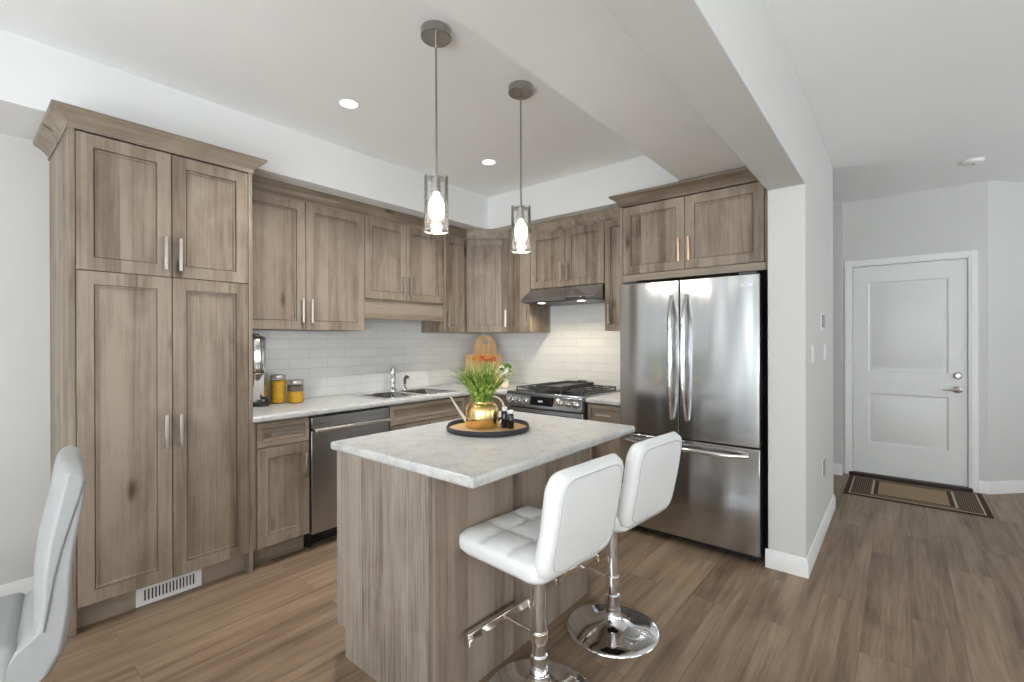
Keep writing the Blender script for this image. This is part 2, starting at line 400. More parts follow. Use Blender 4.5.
# ------------------------------------------------------------------ room shell
T = .12; ZC = 2.745; ZS = 2.432; ZB = 2.251
XB = .493; YB = -.443; XS = 2.423; K0 = 2.951; K1 = 3.145; KY = -.651; HY = .80
RY = -8.0; RX = 6.9
struct('floor', MB().box(-T, RY-T, -.1, RX+T, 3.2, 0), M['floor'])
struct('wall_left', MB().box(-T, RY, 0, 0, 0, ZC+.1), M['wall'])
struct('wall_back', MB().box(-T, 0, 0, K0, HY, ZC+.1), M['wall'])
struct('wall_hall', MB().box(K0, KY, 0, K1, HY, ZC+.1), M['wall'], bevel=.003)
struct('wall_passage', MB().box(1.6, HY, 0, 1.7, 2.05, ZC+.1), M['wall'])
struct('wall_nib', MB().box(1.6, 1.93, 0, 3.118, 2.17, ZC+.1), M['wall'])
DX0, DX1, DY, DT = 3.195, 4.030, 2.05, 2.088
mb = MB(); mb.box(3.118, DY, 0, DX0, DY+T, ZC+.1).box(DX1, DY, 0, 4.16, DY+T, ZC+.1).box(DX0, DY, DT, DX1, DY+T, ZC+.1)
struct('wall_entry', mb, M['wall'])
mb = MB(); mb.prism([(4.16,2.05),(4.86,2.79),(4.86,2.95),(4.16,2.17)], 'z', 0, ZC+.1)
struct('wall_angled', mb, M['wall'])
struct('wall_far', MB().box(4.86, 2.79, 0, RX, 2.95, ZC+.1), M['wall'])
# rear wall with patio door and window, right wall with two windows (behind the camera)
def wall_holes(name, axis, c0, c1, a0, a1, holes):
    mb = MB(); a = a0
    def bx(p, q, z0, z1):
        if axis == 'x': mb.box(p, c0, z0, q, c1, z1)
        else: mb.box(c0, p, z0, c1, q, z1)
    for h0, h1, z0, z1 in holes:
        bx(a, h0, 0, ZC+.1)
        if z0 > 0: bx(h0, h1, 0, z0)
        bx(h0, h1, z1, ZC+.1); a = h1
    bx(a, a1, 0, ZC+.1); return struct(name, mb, M['wall'])
rear = [(2.15, 4.55, .05, 2.3), (4.9, 6.7, .65, 2.25)]
side = [(-7.0, -5.0, .65, 2.25), (-3.6, -1.6, .65, 2.25), (-.2, 1.6, .65, 2.25)]  # last opening is an added window that lets light onto the entry wall
wall_holes('wall_rear', 'x', RY-T, RY, -T, RX+T, rear)
wall_holes('wall_right', 'y', RX, RX+T, RY, 2.95, side)
wn = 1
for hs, ax in ((rear, 'x'), (side, 'y')):
    for a0, a1, z0, z1 in hs:
        f_ = MB(); g_ = MB()
        def b2(m__, p, q, u, v, d0, d1):
            if ax == 'x': m__.box(p, RY-d1, u, q, RY-d0, v)
            else: m__.box(RX+d0, p, u, RX+d1, q, v)
        for p, q, u, v in ((a0,a0+.06,z0,z1),(a1-.06,a1,z0,z1),(a0+.06,a1-.06,z0,z0+.06),(a0+.06,a1-.06,z1-.06,z1),((a0+a1)/2-.03,(a0+a1)/2+.03,z0+.06,z1-.06)):
            b2(f_, p, q, u, v, -.01, .04)
        wf = struct('window_%d' % wn, f_, M['trim']); wn += 1
        b2(g_, a0+.05, a1-.05, z0+.05, z1-.05, .01, .018); g_.build('pane', M['pane'], wf)

# ceilings
mb = MB(); mb.box(XB, RY, ZC, XS, YB, ZC+.1); mb.box(K1, RY, 2.75, RX, 2.95, ZC+.12); mb.box(1.7, HY, 2.75, K1, 2.1, ZC+.12)
struct('ceiling', mb, M['ceil'])
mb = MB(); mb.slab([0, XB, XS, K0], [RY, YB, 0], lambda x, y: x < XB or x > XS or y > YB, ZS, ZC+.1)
struct('ceiling_soffit', mb, M['ceil_dim'])
struct('ceiling_beam', MB().box(K0, RY, ZB, K1, KY, ZC+.1), M['wall'], bevel=.003)

# baseboards
BP = [(0,0), (.014,0), (.014,.075), (.010,.088), (.006,.105), (0,.108)]
def base(name, path): return struct(name, MB().sweep(path, BP), M['trim'])
base('baseboard_hall', [(2.938, KY), (K1, KY), (K1, HY)])
base('baseboard_left', [(0, -3.43), (0, RY)][::-1])
base('baseboard_nib', [(1.75, 1.93), (3.118, 1.93)])
base('baseboard_angled', [(4.100, DY), (4.16, DY), (4.86, 2.79), (RX, 2.79)])
base('baseboard_rear', [(2.15, RY), (0, RY)])

tag(MB().slab([1.5, 5.2], [-7.9, -4.9], lambda x, y: True, 0, .012).build('bounce_rug', flat('bounce_rug_pale', (.80,.81,.82), .95, noise=.03, nscale=80), bevel=.004), 'large pale rug added out of view by the rear patio windows to bounce sunlight', 'rug')  # unseen reflector, added to throw sunlight up at the ceilings
# ------------------------------------------------------------------ entry door
d = struct('door_1', MB().box(DX0+.003, DY+.018, .035, DX1-.003, DY+.055, DT-.003), M['doorp'])
def raised(mb, x0, z0, x1, z1, yf):
    loops = [(0, 0), (.012, .010), (.030, .010), (.048, .003)]
    vs = []; 
    for i, dep in loops:
        vs += [(x0+i, yf+dep, z0+i), (x1-i, yf+dep, z0+i), (x1-i, yf+dep, z1-i), (x0+i, yf+dep, z1-i)]
    fs = []
    for k in range(len(loops)-1):
        for j in range(4):
            a = k*4+j; b = k*4+(j+1) % 4; fs.append((a, b, b+4, a+4))
    k = (len(loops)-1)*4; fs.append((k, k+1, k+2, k+3))
    mb.add(vs, fs)
# door face with two sunk panels
PX0, PX1 = 3.318, 3.905
mb = MB(); yf = DY+.002
for q in ((DX0+.003, .035, PX0, DT-.003), (PX1, .035, DX1-.003, DT-.003), (PX0, .035, PX1, .335), (PX0, .83, PX1, 1.045), (PX0, 1.925, PX1, DT-.003)):
    mb.box(q[0], yf, q[1], q[2], DY+.018, q[3])
raised(mb, PX0, .335, PX1, .83, yf); raised(mb, PX0, 1.045, PX1, 1.925, yf)
pn = mb.build('door_panel', M['doorp'], d)
for z in (.32, 1.07, 1.84):
    h = MB(); h.cyl((DX0+.001, DY-.006, z-.045), (DX0+.001, DY-.006, z+.045), .006).box(DX0-.012, DY-.0045, z-.045, DX0+.002, DY, z+.045)
    h.build('hinge', M['nickel'], d)
hm = MB(); hm.xf = Matrix.Translation((3.965, yf, .905)) @ Matrix.Rotation(R(90), 4, 'X')
hm.lathe([(.032,0),(.032,.008),(.026,.014),(.012,.018),(.012,.040)]); hm.xf = Matrix.Identity(4)
hm.tube([(3.965, yf-.040, .905), (3.965, yf-.050, .905), (3.945, yf-.053, .905), (3.865, yf-.050, .90)], [.011,.011,.010,.008])
hm.build('door_handle', M['nickel'], d)
hm = MB(); hm.xf = Matrix.Translation((3.965, yf, 1.030)) @ Matrix.Rotation(R(90), 4, 'X')
hm.lathe([(.032,0),(.032,.010),(.024,.020),(.020,.022)]); hm.xf = Matrix.Identity(4); hm.box(3.961, yf-.034, 1.012, 3.969, yf-.020, 1.048)
hm.build('deadbolt', M['nickel'], d)
def frame(mb, x0, x1, z1, y0, y1, wd):
    mb.box(x0-wd, y0, 0, x0, y1, z1+wd).box(x1, y0, 0, x1+wd, y1, z1+wd).box(x0, y0, z1, x1, y1, z1+wd)
mb = MB(); frame(mb, DX0-.002, DX1+.004, DT+.002, DY-.016, DY, .062); frame(mb, DX0-.02, DX1+.022, DT+.020, DY-.021, DY-.016, .044)
struct('trim_1', mb, M['trim'], bevel=.002)
tag(MB().box(DX0-.03, DY-.05, 0, DX1+.03, DY+.10, .032).build('threshold', M['thr'], bevel=.006), kind='structure')

# door mat
def rug_mat():
    m_, t, b = nt('entry_mat_weave'); L = t.links.new
    tc = N(t, 'ShaderNodeTexCoord'); no = N(t, 'ShaderNodeTexNoise'); no.inputs['Scale'].default_value = 260; L(tc.outputs['Object'], no.inputs['Vector'])
    r = N(t, 'ShaderNodeValToRGB'); r.color_ramp.elements[0].color = (.20,.135,.07,1); r.color_ramp.elements[1].color = (.42,.31,.18,1)
    L(no.outputs['Fac'], r.inputs[0]); L(r.outputs[0], b.inputs['Base Color']); b.inputs['Roughness'].default_value = .95; return m_
M['rugtan'] = rug_mat(); M['rugbrown'] = flat('mat_dark_brown', (.045,.022,.014), .95, noise=.3, nscale=200)
M['rugcream'] = flat('mat_cream_line', (.50,.42,.30), .95, noise=.2, nscale=200)
M['rugstripe'] = flat('mat_grey_brown', (.16,.115,.08), .95, noise=.3, nscale=300)
rug = thing('door_mat', 'brown and tan bordered mat lying in front of the white entry door', 'mat', (3.65, 1.62, 0))
a0, b0, a1, b1 = 3.175, 1.27, 4.11, 1.985
MB().box(a0, b0, 0, a1, b1, .006).build('border', M['rugbrown'], rug)
MB().box(a0+.035, b0+.035, .006, a1-.035, b1-.035, .0072).build('edge_line', M['rugcream'], rug)
MB().box(a0+.045, b0+.045, .0072, a1-.045, b1-.045, .0084).build('field', M['rugstripe'], rug)
for s_ in (0, 1):
    st = MB()
    for k in range(9):
        x = (a0+.055+k*.0145) if s_ == 0 else (a1-.055-.006-k*.0145)
        st.box(x, b0+.05, .0084, x+.006, b1-.05, .0092)
    st.build('stripe_band', M['rugbrown'], rug)
MB().box(a0+.19, b0+.10, .0084, a1-.19, b1-.10, .0096).build('inner_line', M['rugcream'], rug)
MB().box(a0+.205, b0+.10, .0096, a1-.205, b1-.10, .0104).build('inner_border', M['rugbrown'], rug)
MB().box(a0+.235, b0+.125, .0104, a1-.235, b1-.125, .0112).build('center_panel', M['rugtan'], rug)

# ------------------------------------------------------------------ cabinets
def xf_face(side, x, y, z):
    if side == 'L': return Matrix.Translation((x, y, z)) @ Matrix.Rotation(R(90), 4, 'Z')    # faces +x, local x runs +y
    if side == 'B': return Matrix.Translation((x, y, z))                                       # faces -y
    return Matrix.Translation((x, y, z)) @ Matrix.Rotation(side, 4, 'Z')
G = .0022
def door_mb(w, h, t=.02, fr=.062, xf=None):
    mb = MB(); mb.xf = xf
    w0, w1, h0, h1 = G, w-G, G, h-G
    L_ = [(0, 0), (.0015, -.0015), (fr-.001, -.0015), (fr, .012), (fr+.003, .012), (fr+.004, .005), (fr+.012, .006), (fr+.013, .0125)]
    vs = []
    for i, dep in L_: vs += [(w0+i, -t+dep, h0+i), (w1-i, -t+dep, h0+i), (w1-i, -t+dep, h1-i), (w0+i, -t+dep, h1-i)]
    vs += [(w0, 0, h0), (w1, 0, h0), (w1, 0, h1), (w0, 0, h1)]
    n = len(L_); fs = []
    for k in range(n-1):
        for j in range(4): fs.append((k*4+j, k*4+(j+1) % 4, (k+1)*4+(j+1) % 4, (k+1)*4+j))
    k = (n-1)*4; fs.append((k, k+1, k+2, k+3)); b = n*4
    for j in range(4): fs.append((j, b+j, b+(j+1) % 4, (j+1) % 4))
    fs.append((b+3, b+2, b+1, b)); mb.add(vs, fs); return mb
def handle_mb(xf, x, z, ln, vert=True, t=.02, bar=.0068):
    mb = MB(); mb.xf = xf; y = -t-.030
    if vert:
        mb.box(x-bar, y-.005, z-ln/2, x+bar, y+.005, z+ln/2)
        for q in (-1, 1): mb.cyl((x, y, z+q*(ln/2-.018)), (x, -t, z+q*(ln/2-.018)), .0045, 10)
    else:
        mb.box(x-ln/2, y-.005, z-bar, x+ln/2, y+.005, z+bar)
        for q in (-1, 1): mb.cyl((x+q*(ln/2-.018), y, z), (x+q*(ln/2-.018), -t, z), .0045, 10)
    return mb
def door(parent, side, x, y, z, w, h, hx=None, hz=None, ln=.17, mat=None, fr=.062, hmat=None):
    xf = xf_face(side, x, y, z)
    d_ = door_mb(w, h, xf=xf, fr=fr).build('door', mat or M['wood'], parent)
    if hx is not None: handle_mb(xf, hx, hz, ln).build('handle', hmat or M['nickel'], d_, bevel=.0015)
    return d_
def drawer(parent, side, x, y, z, w, h, ln=.17, mat=None, handle=True, fr=.03, name='drawer'):
    xf = xf_face(side, x, y, z)
    d_ = door_mb(w, h, xf=xf, fr=fr).build(name, mat or (M['wood_h'] if side == 'L' else M['wood_x']), parent)
    if handle: handle_mb(xf, w/2, h/2, ln, False).build('handle', M['nickel'], d_, bevel=.0015)
    return d_
CROWN = [(0,0), (.006,0), (.006,.022), (.012,.030), (.022,.040), (.040,.056), (.058,.066), (.062,.074), (.062,.082), (0,.082)]
def crown(path, z, parent, mat=None):
    return MB().sweep(path, [(o, z+h) for o, h in CROWN]).build('crown_moulding', mat or M['wood_h'], parent)
PF, ZT, ZK = .633, 2.337, .122
# --- pantry
p = thing('pantry_cabinet', 'tall taupe wood pantry with four doors, floor to crown moulding', 'cabinet', (.31, -3.03, 0))
y0, ym, y1 = -3.406, -3.034, -2.662
MB().box(.002, y0-.022, 0, PF, y0-.001, ZT+.005).build('side_panel', M['wood'], p, bevel=.001)
MB().box(.002, y1+.001, 0, PF, y1+.022, ZT+.005).build('side_panel', M['wood'], p, bevel=.001)
MB().box(.002, y0, ZK-.002, PF-.022, y1, ZT+.005).build('body', M['wood'], p)
MB().box(.50, y0, 0, .56, y1, ZK-.002).build('toe_kick', M['wood_h'], p)
ZM = 1.693
door(p, 'L', PF-.02, y0, ZK, ym-y0, ZM-ZK, ym-y0-.032, .895-ZK, .17)
door(p, 'L', PF-.02, ym, ZK, y1-ym, ZM-ZK, .032, .895-ZK, .17)
door(p, 'L', PF-.02, y0, ZM, ym-y0, ZT-ZM, ym-y0-.032, 1.813-ZM, .17)
door(p, 'L', PF-.02, ym, ZM, y1-ym, ZT-ZM, .032, 1.813-ZM, .17)
crown([(.002, y0-.022), (PF, y0-.022), (PF, y1+.022), (.40, y1+.022)], ZT+.005, p)
# floor register in the pantry toe kick
v = thing('floor_register', 'white slotted air register in the pantry toe kick', 'vent', (.565, -3.03, 0))
mb = MB(); A0, A1, Z0, Z1 = -3.175, -2.885, .003, .095
for q in ((A0, Z0, A1, Z0+.02), (A0, Z1-.014, A1, Z1), (A0, Z0+.02, A0+.025, Z1-.014), (A1-.025, Z0+.02, A1, Z1-.014)):
    mb.box(.5605, q[0], q[1], .568, q[2], q[3])
mb.build('frame', M['trim'], v, bevel=.001)
MB().box(.5602, A0+.02, Z0+.015, .5608, A1-.02, Z1-.01).build('backing', M['voidm'], v)
mb = MB(); n = 16
for k in range(n):
    y = A0+.03+(A1-A0-.06)*k/(n-1); mb.box(.561, y-.0035, Z0+.02, .567, y+.0035, Z1-.014)
mb.build('louvers', M['trim'], v)

# --- base cabinets on the side wall
XD = .632; CB = .876
b = thing('base_cabinet', 'narrow wood base cabinet with one drawer, between pantry and dishwasher', 'cabinet', (.31, -2.46, 0))
MB().box(.002, -2.639, ZK-.002, XD-.022, -2.296, CB).build('body', M['wood'], b)
MB().box(.50, -2.639, 0, .545, -2.296, ZK-.002).build('toe_kick', M['wood_h'], b)
MB().box(XD-.022, -2.639, ZK, XD-.012, -2.618, CB).build('filler', M['wood'], b)
door(b, 'L', XD-.02, -2.617, ZK, .319, .718-ZK, .319-.03, .571-ZK, .165)
drawer(b, 'L', XD-.02, -2.617, .720, .319, CB-.006-.720)
dw = thing('dishwasher', 'stainless dishwasher with full width bar handle under the counter', 'dishwasher', (.31, -1.985, 0))
MB().box(.02, -2.290, .10, .59, -1.684, .870).build('tub_body', M['black'], dw)
MB().box(.02, -2.286, 0, .52, -1.688, .10).build('toe_kick', M['black'], dw)
MB().box(.59, -2.284, .105, .632, -1.690, .775).build('door_panel', M['steel2'], dw, bevel=.003)
MB().box(.59, -2.284, .792, .634, -1.690, .862).build('control_panel', M['steel2'], dw, bevel=.003)
mb = MB(); mb.box(.628, -2.275, .762, .672, -1.700, .790); mb.build('handle', M['nickel'], dw, bevel=.008)
for y in (-2.27, -1.70): MB().lathe([(.012,0),(.012,.02),(.006,.02),(.006,.10)], (.565, y, 0), 12).build('foot', M['black'], dw)
s = thing('sink_cabinet', 'wood sink base cabinet with plain false drawer front under the sink', 'cabinet', (.31, -1.3, 0))
MB().box(.002, -1.680, ZK-.002, XD-.022, -.90, .70).box(.002, -1.680, .70, XD-.022, -1.67, CB).box(XD-.04, -1.67, .70, XD-.022, -.90, CB).build('body', M['wood'], s)
MB().box(.50, -1.680, 0, .545, -.90, ZK-.002).build('toe_kick', M['wood_h'], s)
drawer(s, 'L', XD-.02, -1.678, .720, .776, CB-.006-.720, handle=False, name='false_drawer_front')
door(s, 'L', XD-.02, -1.678, ZK, .388, .718-ZK, .358, .571-ZK, .165); door(s, 'L', XD-.02, -1.290, ZK, .388, .718-ZK, .03, .571-ZK, .165)
cb = thing('corner_base_cabinet', 'corner wood base cabinet between the sink cabinet and the range', 'cabinet', (.3, -.45, 0))
MB().box(.002, -.898, ZK-.002, XD-.022, -.005, CB).box(XD-.022, -.61, ZK-.002, .916, -.005, CB).build('body', M['wood'], cb)
MB().box(.50, -.898, 0, .545, -.55, ZK-.002).box(.545, -.56, 0, .916, -.52, ZK-.002).build('toe_kick', M['wood_h'], cb)
door(cb, 'L', XD-.02, -.898, ZK, .262, CB-.006-ZK, .03, .571-ZK, .165, fr=.05)
door(cb, 'B', XD+.005, -.61, ZK, .28, CB-.006-ZK, .25, .571-ZK, .165, fr=.05)
rb = thing('narrow_base_cabinet', 'small wood base cabinet with drawer between the range and fridge', 'cabinet', (1.84, -.3, 0))
MB().box(1.694, -.61, ZK-.002, 2.000, -.005, CB).build('body', M['wood'], rb)
MB().box(1.694, -.54, 0, 2.000, -.50, ZK-.002).build('toe_kick', M['wood_x'], rb)
door(rb, 'B', 1.700, -.61, ZK, .298, .718-ZK, .045, .52-ZK, .165)
drawer(rb, 'B', 1.700, -.61, .720, .298, CB-.006-.720, ln=.12)

# --- worktops
mb = MB(); SX0, SX1, SY0, SY1 = .085, .555, -1.665, -.925
mb.slab([.003, SX0+.01, SX1-.01, .643, .918], [-2.640, SY0+.01, SY1-.01, -.652, -.003],
        lambda x, y: (x < .643 or y > -.652) and not (SX0 < x < SX1 and SY0 < y < SY1), CB+.001, .914)
tag(mb.build('worktop', M['stone'], bevel=.011, seg=3), 'long grey-white stone-look worktop around the sink, running into the corner', 'countertop')
mb = MB().box(1.696, -.652, CB+.001, 1.998, -.003, .914)
tag(mb.build('worktop', M['stone'], bevel=.011, seg=3), 'short grey-white worktop between the range and the fridge', 'countertop')
# tiles
mb = MB(); mb.box(.0005, -2.640, .9145, .009, -.009, 1.75); struct('wall_tile_side', mb, M['tile_y'])
mb = MB(); mb.box(.0005, -.009, .9145, 1.96, -.0005, 1.83); struct('wall_tile_back', mb, M['tile_x'])

# --- sink
s = thing('kitchen_sink', 'double bowl stainless sink set into the long worktop', 'sink', (.32, -1.295, .914))
mb = MB(); ym_ = -1.295
mb.slab([SX0-.018, SX0+.075, SX1-.03, SX1+.018], [SY0-.018, SY0+.03, ym_-.02, ym_+.02, SY1-.03, SY1+.018],
        lambda x, y: not (SX0+.075 < x < SX1-.03 and (SY0+.03 < y < ym_-.02 or ym_+.02 < y < SY1-.03)), .9142, .9185)
mb.build('rim', M['sink'], s, bevel=.002)
for q0, q1 in ((SY0+.03, ym_-.02), (ym_+.02, SY1-.03)):
    mb = MB(); x0, x1 = SX0+.075, SX1-.03; D = .16
    o = [(x0, q0, .9145), (x1, q0, .9145), (x1, q1, .9145), (x0, q1, .9145), (x0+.02, q0+.02, .9145-D), (x1-.02, q0+.02, .9145-D), (x1-.02, q1-.02, .9145-D), (x0+.02, q1-.02, .9145-D)]
    mb.add(o, [(0,1,5,4),(1,2,6,5),(2,3,7,6),(3,0,4,7),(4,5,6,7)])
    bo = mb.build('bowl', M['sink'], s)
    so = bo.modifiers.new('solid', 'SOLIDIFY'); so.thickness = .002; so.offset = 1
    MB().lathe([(.038,0),(.038,.003),(.02,.004),(.02,.001)], ((x0+x1)/2, (q0+q1)/2, .9145-D), 20).build('drain', M['chrome'], s)
f = thing('faucet', 'chrome single lever faucet standing behind the sink', 'faucet', (.105, -1.27, .918))
MB().lathe([(.034,0),(.034,.012),(.026,.02),(.025,.13),(.027,.15),(.027,.175),(.019,.200),(.008,.207)], (.105,-1.27,.9186), 24).build('body', M['chrome'], f)
MB().tube([(.115,-1.277,1.03),(.16,-1.310,1.050),(.21,-1.347,1.050),(.245,-1.373,1.035)], [.015,.015,.015,.014], 14).cyl((.243,-1.371,1.038),(.245,-1.373,1.012),.015).build('spout', M['chrome'], f)
MB().tube([(.105,-1.27,1.118),(.100,-1.268,1.130),(.070,-1.255,1.140)], [.009,.009,.006], 10).build('lever', M['chrome'], f)
f = thing('side_sprayer', 'short chrome side sprayer next to the faucet', 'sprayer', (.105, -1.14, .918))
MB().lathe([(.022,0),(.022,.01),(.013,.016),(.013,.05)], (.105,-1.14,.9186), 20).build('holder', M['chrome'], f)
MB().tube([(.105,-1.14,.965),(.108,-1.14,1.02),(.13,-1.14,1.035),(.15,-1.14,1.03)], [.012,.013,.016,.015], 12).build('spray_head', M['dark'], f)

# --- wall cabinets
ZU = 1.437; XU = .335; UT = ZT
def upper(name, label, y0, y1, z0, splits, handles):
    """unit on the side wall; handles: (which door, offset from its low-y edge)"""
    c = thing(name, label, 'cabinet', (.16, (y0+y1)/2, z0))
    MB().box(.002, y0+.0005, z0, XU-.021, y1-.0005, UT).build('body', M['wood'], c)
    for (a_, b_), hx in zip(splits, handles):
        door(c, 'L', XU-.02, a_, z0, b_-a_, UT-z0, hx, .135, .165)
    return c
upper('wall_cabinet', 'tall two-door wood wall cabinet beside the pantry', -2.639, -1.698, ZU, [(-2.637,-2.170),(-2.170,-1.699)], [.435,.032])
c = upper('wall_cabinet', 'shorter two-door wood wall cabinet above the sink', -1.697, -.871, 1.694, [(-1.696,-1.294),(-1.294,-.872)], [.37,.032])
MB().box(.25, -1.696, 1.538, .318, -.872, 1.6935).build('valance', M['wood_h'], c)
upper('wall_cabinet', 'narrow one-door wood wall cabinet next to the corner, handle at its sink side', -.870, -.580, ZU, [(-.869,-.581)], [.035])
# diagonal corner unit
QX, QY = .657, -.324; PX, PY = XU, -.579
c = thing('corner_wall_cabinet', 'angled wood corner wall cabinet with a single door', 'cabinet', (.2, -.2, ZU))
ang = math.atan2(QY-PY, QX-PX); ln_ = math.hypot(QX-PX, QY-PY)
nx, ny = math.sin(ang), -math.cos(ang)
MB().prism([(.002,-.002),(.002,PY+.0015),(XU-.021,PY+.0015),(PX-nx*.021+.001,PY-ny*.021+.0015),(QX-nx*.021-.001,QY-ny*.021),(QX-.001,QY+.022),(QX-.001,-.002)], 'z', ZU, UT).build('body', M['wood'], c)
door(c, ang, PX-nx*.02, PY-ny*.02, ZU, ln_, UT-ZU, ln_-.035, .135, .165)
YU = -.330
def upper_b(name, label, x0, x1, z0, splits, handles, yf=YU, top=UT, **k):
    c = thing(name, label, 'cabinet', ((x0+x1)/2, yf/2, z0))
    MB().box(x0+.0005, -.002, z0, x1-.0005, yf+.021, top).build('body', M['wood'], c)
    for (a_, b_), hx in zip(splits, handles): door(c, 'B', a_, yf+.02, z0, b_-a_, top-z0, hx, .135, .165, **k)
    return c
upper_b('wall_cabinet', 'narrow wood wall cabinet between corner unit and range hood', .658, .922, ZU, [(.660,.921)], [.225], fr=.05)
upper_b('wall_cabinet', 'short two-door wood wall cabinet above the range hood', .923, 1.686, 1.83, [(.924,1.304),(1.304,1.685)], [.348,.032])
upper_b('wall_cabinet', 'narrow wood wall cabinet tucked between range hood and fridge cabinet', 1.687, 1.958, ZU, [(1.690,1.957)], [.045], fr=.05)
# fascia above the wall cabinets
mb = MB(); pr_ = [(.0, UT+.001), (.004, UT+.001), (.004, UT+.018), (.010, UT+.024), (.014, UT+.04), (.026, UT+.075), (.030, ZS-.012), (.030, ZS-.001), (.0, ZS-.001)]
fp = [(XU-.01, -2.637), (XU-.01, PY-.002), (QX+.003, YU+.01), (1.958, YU+.01)]
mb.sweep(fp, pr_)
tag(mb.build('fascia_moulding', M['wood_h']), 'long dark wood moulding between the wall cabinets and the bulkhead', 'moulding')
# fridge cabinet
GF = -.590
c = thing('fridge_cabinet', 'deep two-door wood cabinet above the refrigerator with crown moulding', 'cabinet', (2.45, -.3, 1.78))
MB().box(1.960, -.012, 1.79, 1.978, GF, UT+.005).build('side_panel', M['wood'], c)
MB().box(1.979, -.002, 1.79, 2.925, GF+.021, UT+.005).build('body', M['wood'], c)
MB().box(1.979, GF+.004, 1.79, 2.949, GF+.020, 1.838).build('bottom_rail', M['wood_x'], c)
MB().box(2.925, GF+.002, 1.79, 2.949, GF+.020, UT+.005).build('filler', M['wood'], c)
door(c, 'B', 1.981, GF+.02, 1.84, .456, UT-1.84, .456-.034, .135, .165, hmat=M['copper']); door(c, 'B', 2.437, GF+.02, 1.84, .486, UT-1.84, .034, .135, .165, hmat=M['copper'])
crown([(1.960, -.36), (1.960, GF), (2.884, GF)], UT+.005, c, M['wood_x'])

# ------------------------------------------------------------------ range hood
h = thing('range_hood', 'stainless under-cabinet range hood with two lit lamps above the gas range', 'range hood', (1.305, -.2, 1.70))
h0, h1 = .926, 1.683
MB().prism([(-.010,1.829),(-.330,1.829),(-.480,1.722),(-.480,1.700),(-.010,1.700)], 'x', h0, h1).build('canopy', M['steelh'], h, bevel=.002)
MB().box(h0+.02, -.455, 1.692, h1-.02, -.03, 1.700).build('filter', M['dark'], h)
mb = MB(); mb.box(1.40, -.482, 1.706, 1.60, -.480, 1.716).build('switch_strip', M['black'], h)
for x in (1.10, 1.51):
    MB().lathe([(.032,0),(.032,.004)], (x, -.40, 1.6880), 20).build('lamp', M['hoodl'], h)
    l = bpy.data.lights.new('hood_lamp_light', 'SPOT'); l.energy = 9; l.color = (1,.86,.62); l.spot_size = R(150); l.spot_blend = .6; l.shadow_soft_size = .03
    lo = bpy.data.objects.new('hood_lamp_light', l); C.objects.link(lo); lo.location = (x, -.40, 1.680)

# ------------------------------------------------------------------ gas range
g = thing('gas_range', 'stainless slide-in gas range with black grates and six knobs', 'range', (1.305, -.33, 0))
gx0, gx1 = .925, 1.689
MB().box(gx0, -.63, .02, gx1, -.012, .905).build('body', M['dark'], g)
MB().box(gx0+.03, -.58, 0, gx1-.03, -.05, .02).build('base', M['black'], g)
MB().box(gx0, -.675, .905, gx1, -.012, .925).build('cooktop', M['steelh'], g, bevel=.004)
MB().box(gx0+.03, -.60, .925, gx1-.03, -.05, .928).build('burner_pan', M['blackm'], g)
cp = MB().prism([(-.63,.80),(-.705,.80),(-.708,.815),(-.682,.905),(-.63,.905)], 'x', gx0, gx1).build('control_panel', M['steelh'], g, bevel=.003)
ta = math.atan2(.026, .09)
def on_panel(x, s_):   # point on sloped panel
    return Vector((x, -.708+.026*s_, .815+.09*s_))
nrm = Vector((0, -math.cos(ta), math.sin(ta)))
for x in (.985, 1.06, 1.135, 1.48, 1.555, 1.63):
    p0 = on_panel(x, .5); mb = MB(); mb.tube([p0, p0+nrm*.010, p0+nrm*.0101, p0+nrm*.034, p0+nrm*.036], [.030,.030,.024,.021,.018], 20)
    mb.build('knob', M['chrome'], g)
mb = MB(); a_ = on_panel(1.20, .12); b_ = on_panel(1.42, .92); n_ = nrm*.0025
mb.add([tuple(Vector((x, q.y, q.z))+k) for k in (n_*0, n_) for (x, q) in ((1.195,a_),(1.425,a_),(1.425,b_),(1.195,b_))], [(0,1,2,3),(4,5,6,7),(0,1,5,4),(1,2,6,5),(2,3,7,6),(3,0,4,7)])
ds = mb.build('display', M['display'], g)
def text_mesh(body, size, mat, parent, xf, name='lettering', ext=.0004):
    cu = bpy.data.curves.new('t', 'FONT'); cu.body = body; cu.size = size; cu.align_x = 'CENTER'; cu.align_y = 'CENTER'; cu.extrude = ext
    to = bpy.data.objects.new('t', cu); C.objects.link(to); bpy.context.view_layer.update()
    me = bpy.data.meshes.new_from_object(to.evaluated_get(bpy.context.evaluated_depsgraph_get()))
    bpy.data.objects.remove(to); me.materials.clear(); me.materials.append(mat)
    off = Vector(parent['_o']) if parent.get('_o') is not None else Vector((0,0,0))
    me.transform(Matrix.Translation(-off) @ xf)
    o = bpy.data.objects.new(name, me); C.objects.link(o); o.parent = parent; o['_o'] = tuple(off); return o
pp = on_panel(1.30, .5)+nrm*.003
mb = MB(); mb.xf = Matrix.Translation(pp) @ Matrix.Rotation(R(90)-ta, 4, 'X')
mb.box(-.022, -.007, 0, .022, .007, .0006); mb.build('indicator', M['digit'], ds)
MB().box(gx0+.005, -.672, .16, gx1-.005, -.63, .79).build('oven_door', M['steelh'], g, bevel=.004)
MB().box(gx0+.10, -.6735, .28, gx1-.10, -.672, .62).build('oven_window', M['display'], g)
MB().cyl((gx0+.04, -.725, .735), (gx1-.04, -.725, .735), .013).cyl((gx0+.08, -.725, .735), (gx0+.08, -.67, .735), .009).cyl((gx1-.08, -.725, .735), (gx1-.08, -.67, .735), .009).build('oven_handle', M['steelh'], g)
MB().box(gx0+.005, -.672, .03, gx1-.005, -.63, .150).build('lower_drawer', M['steelh'], g, bevel=.004)
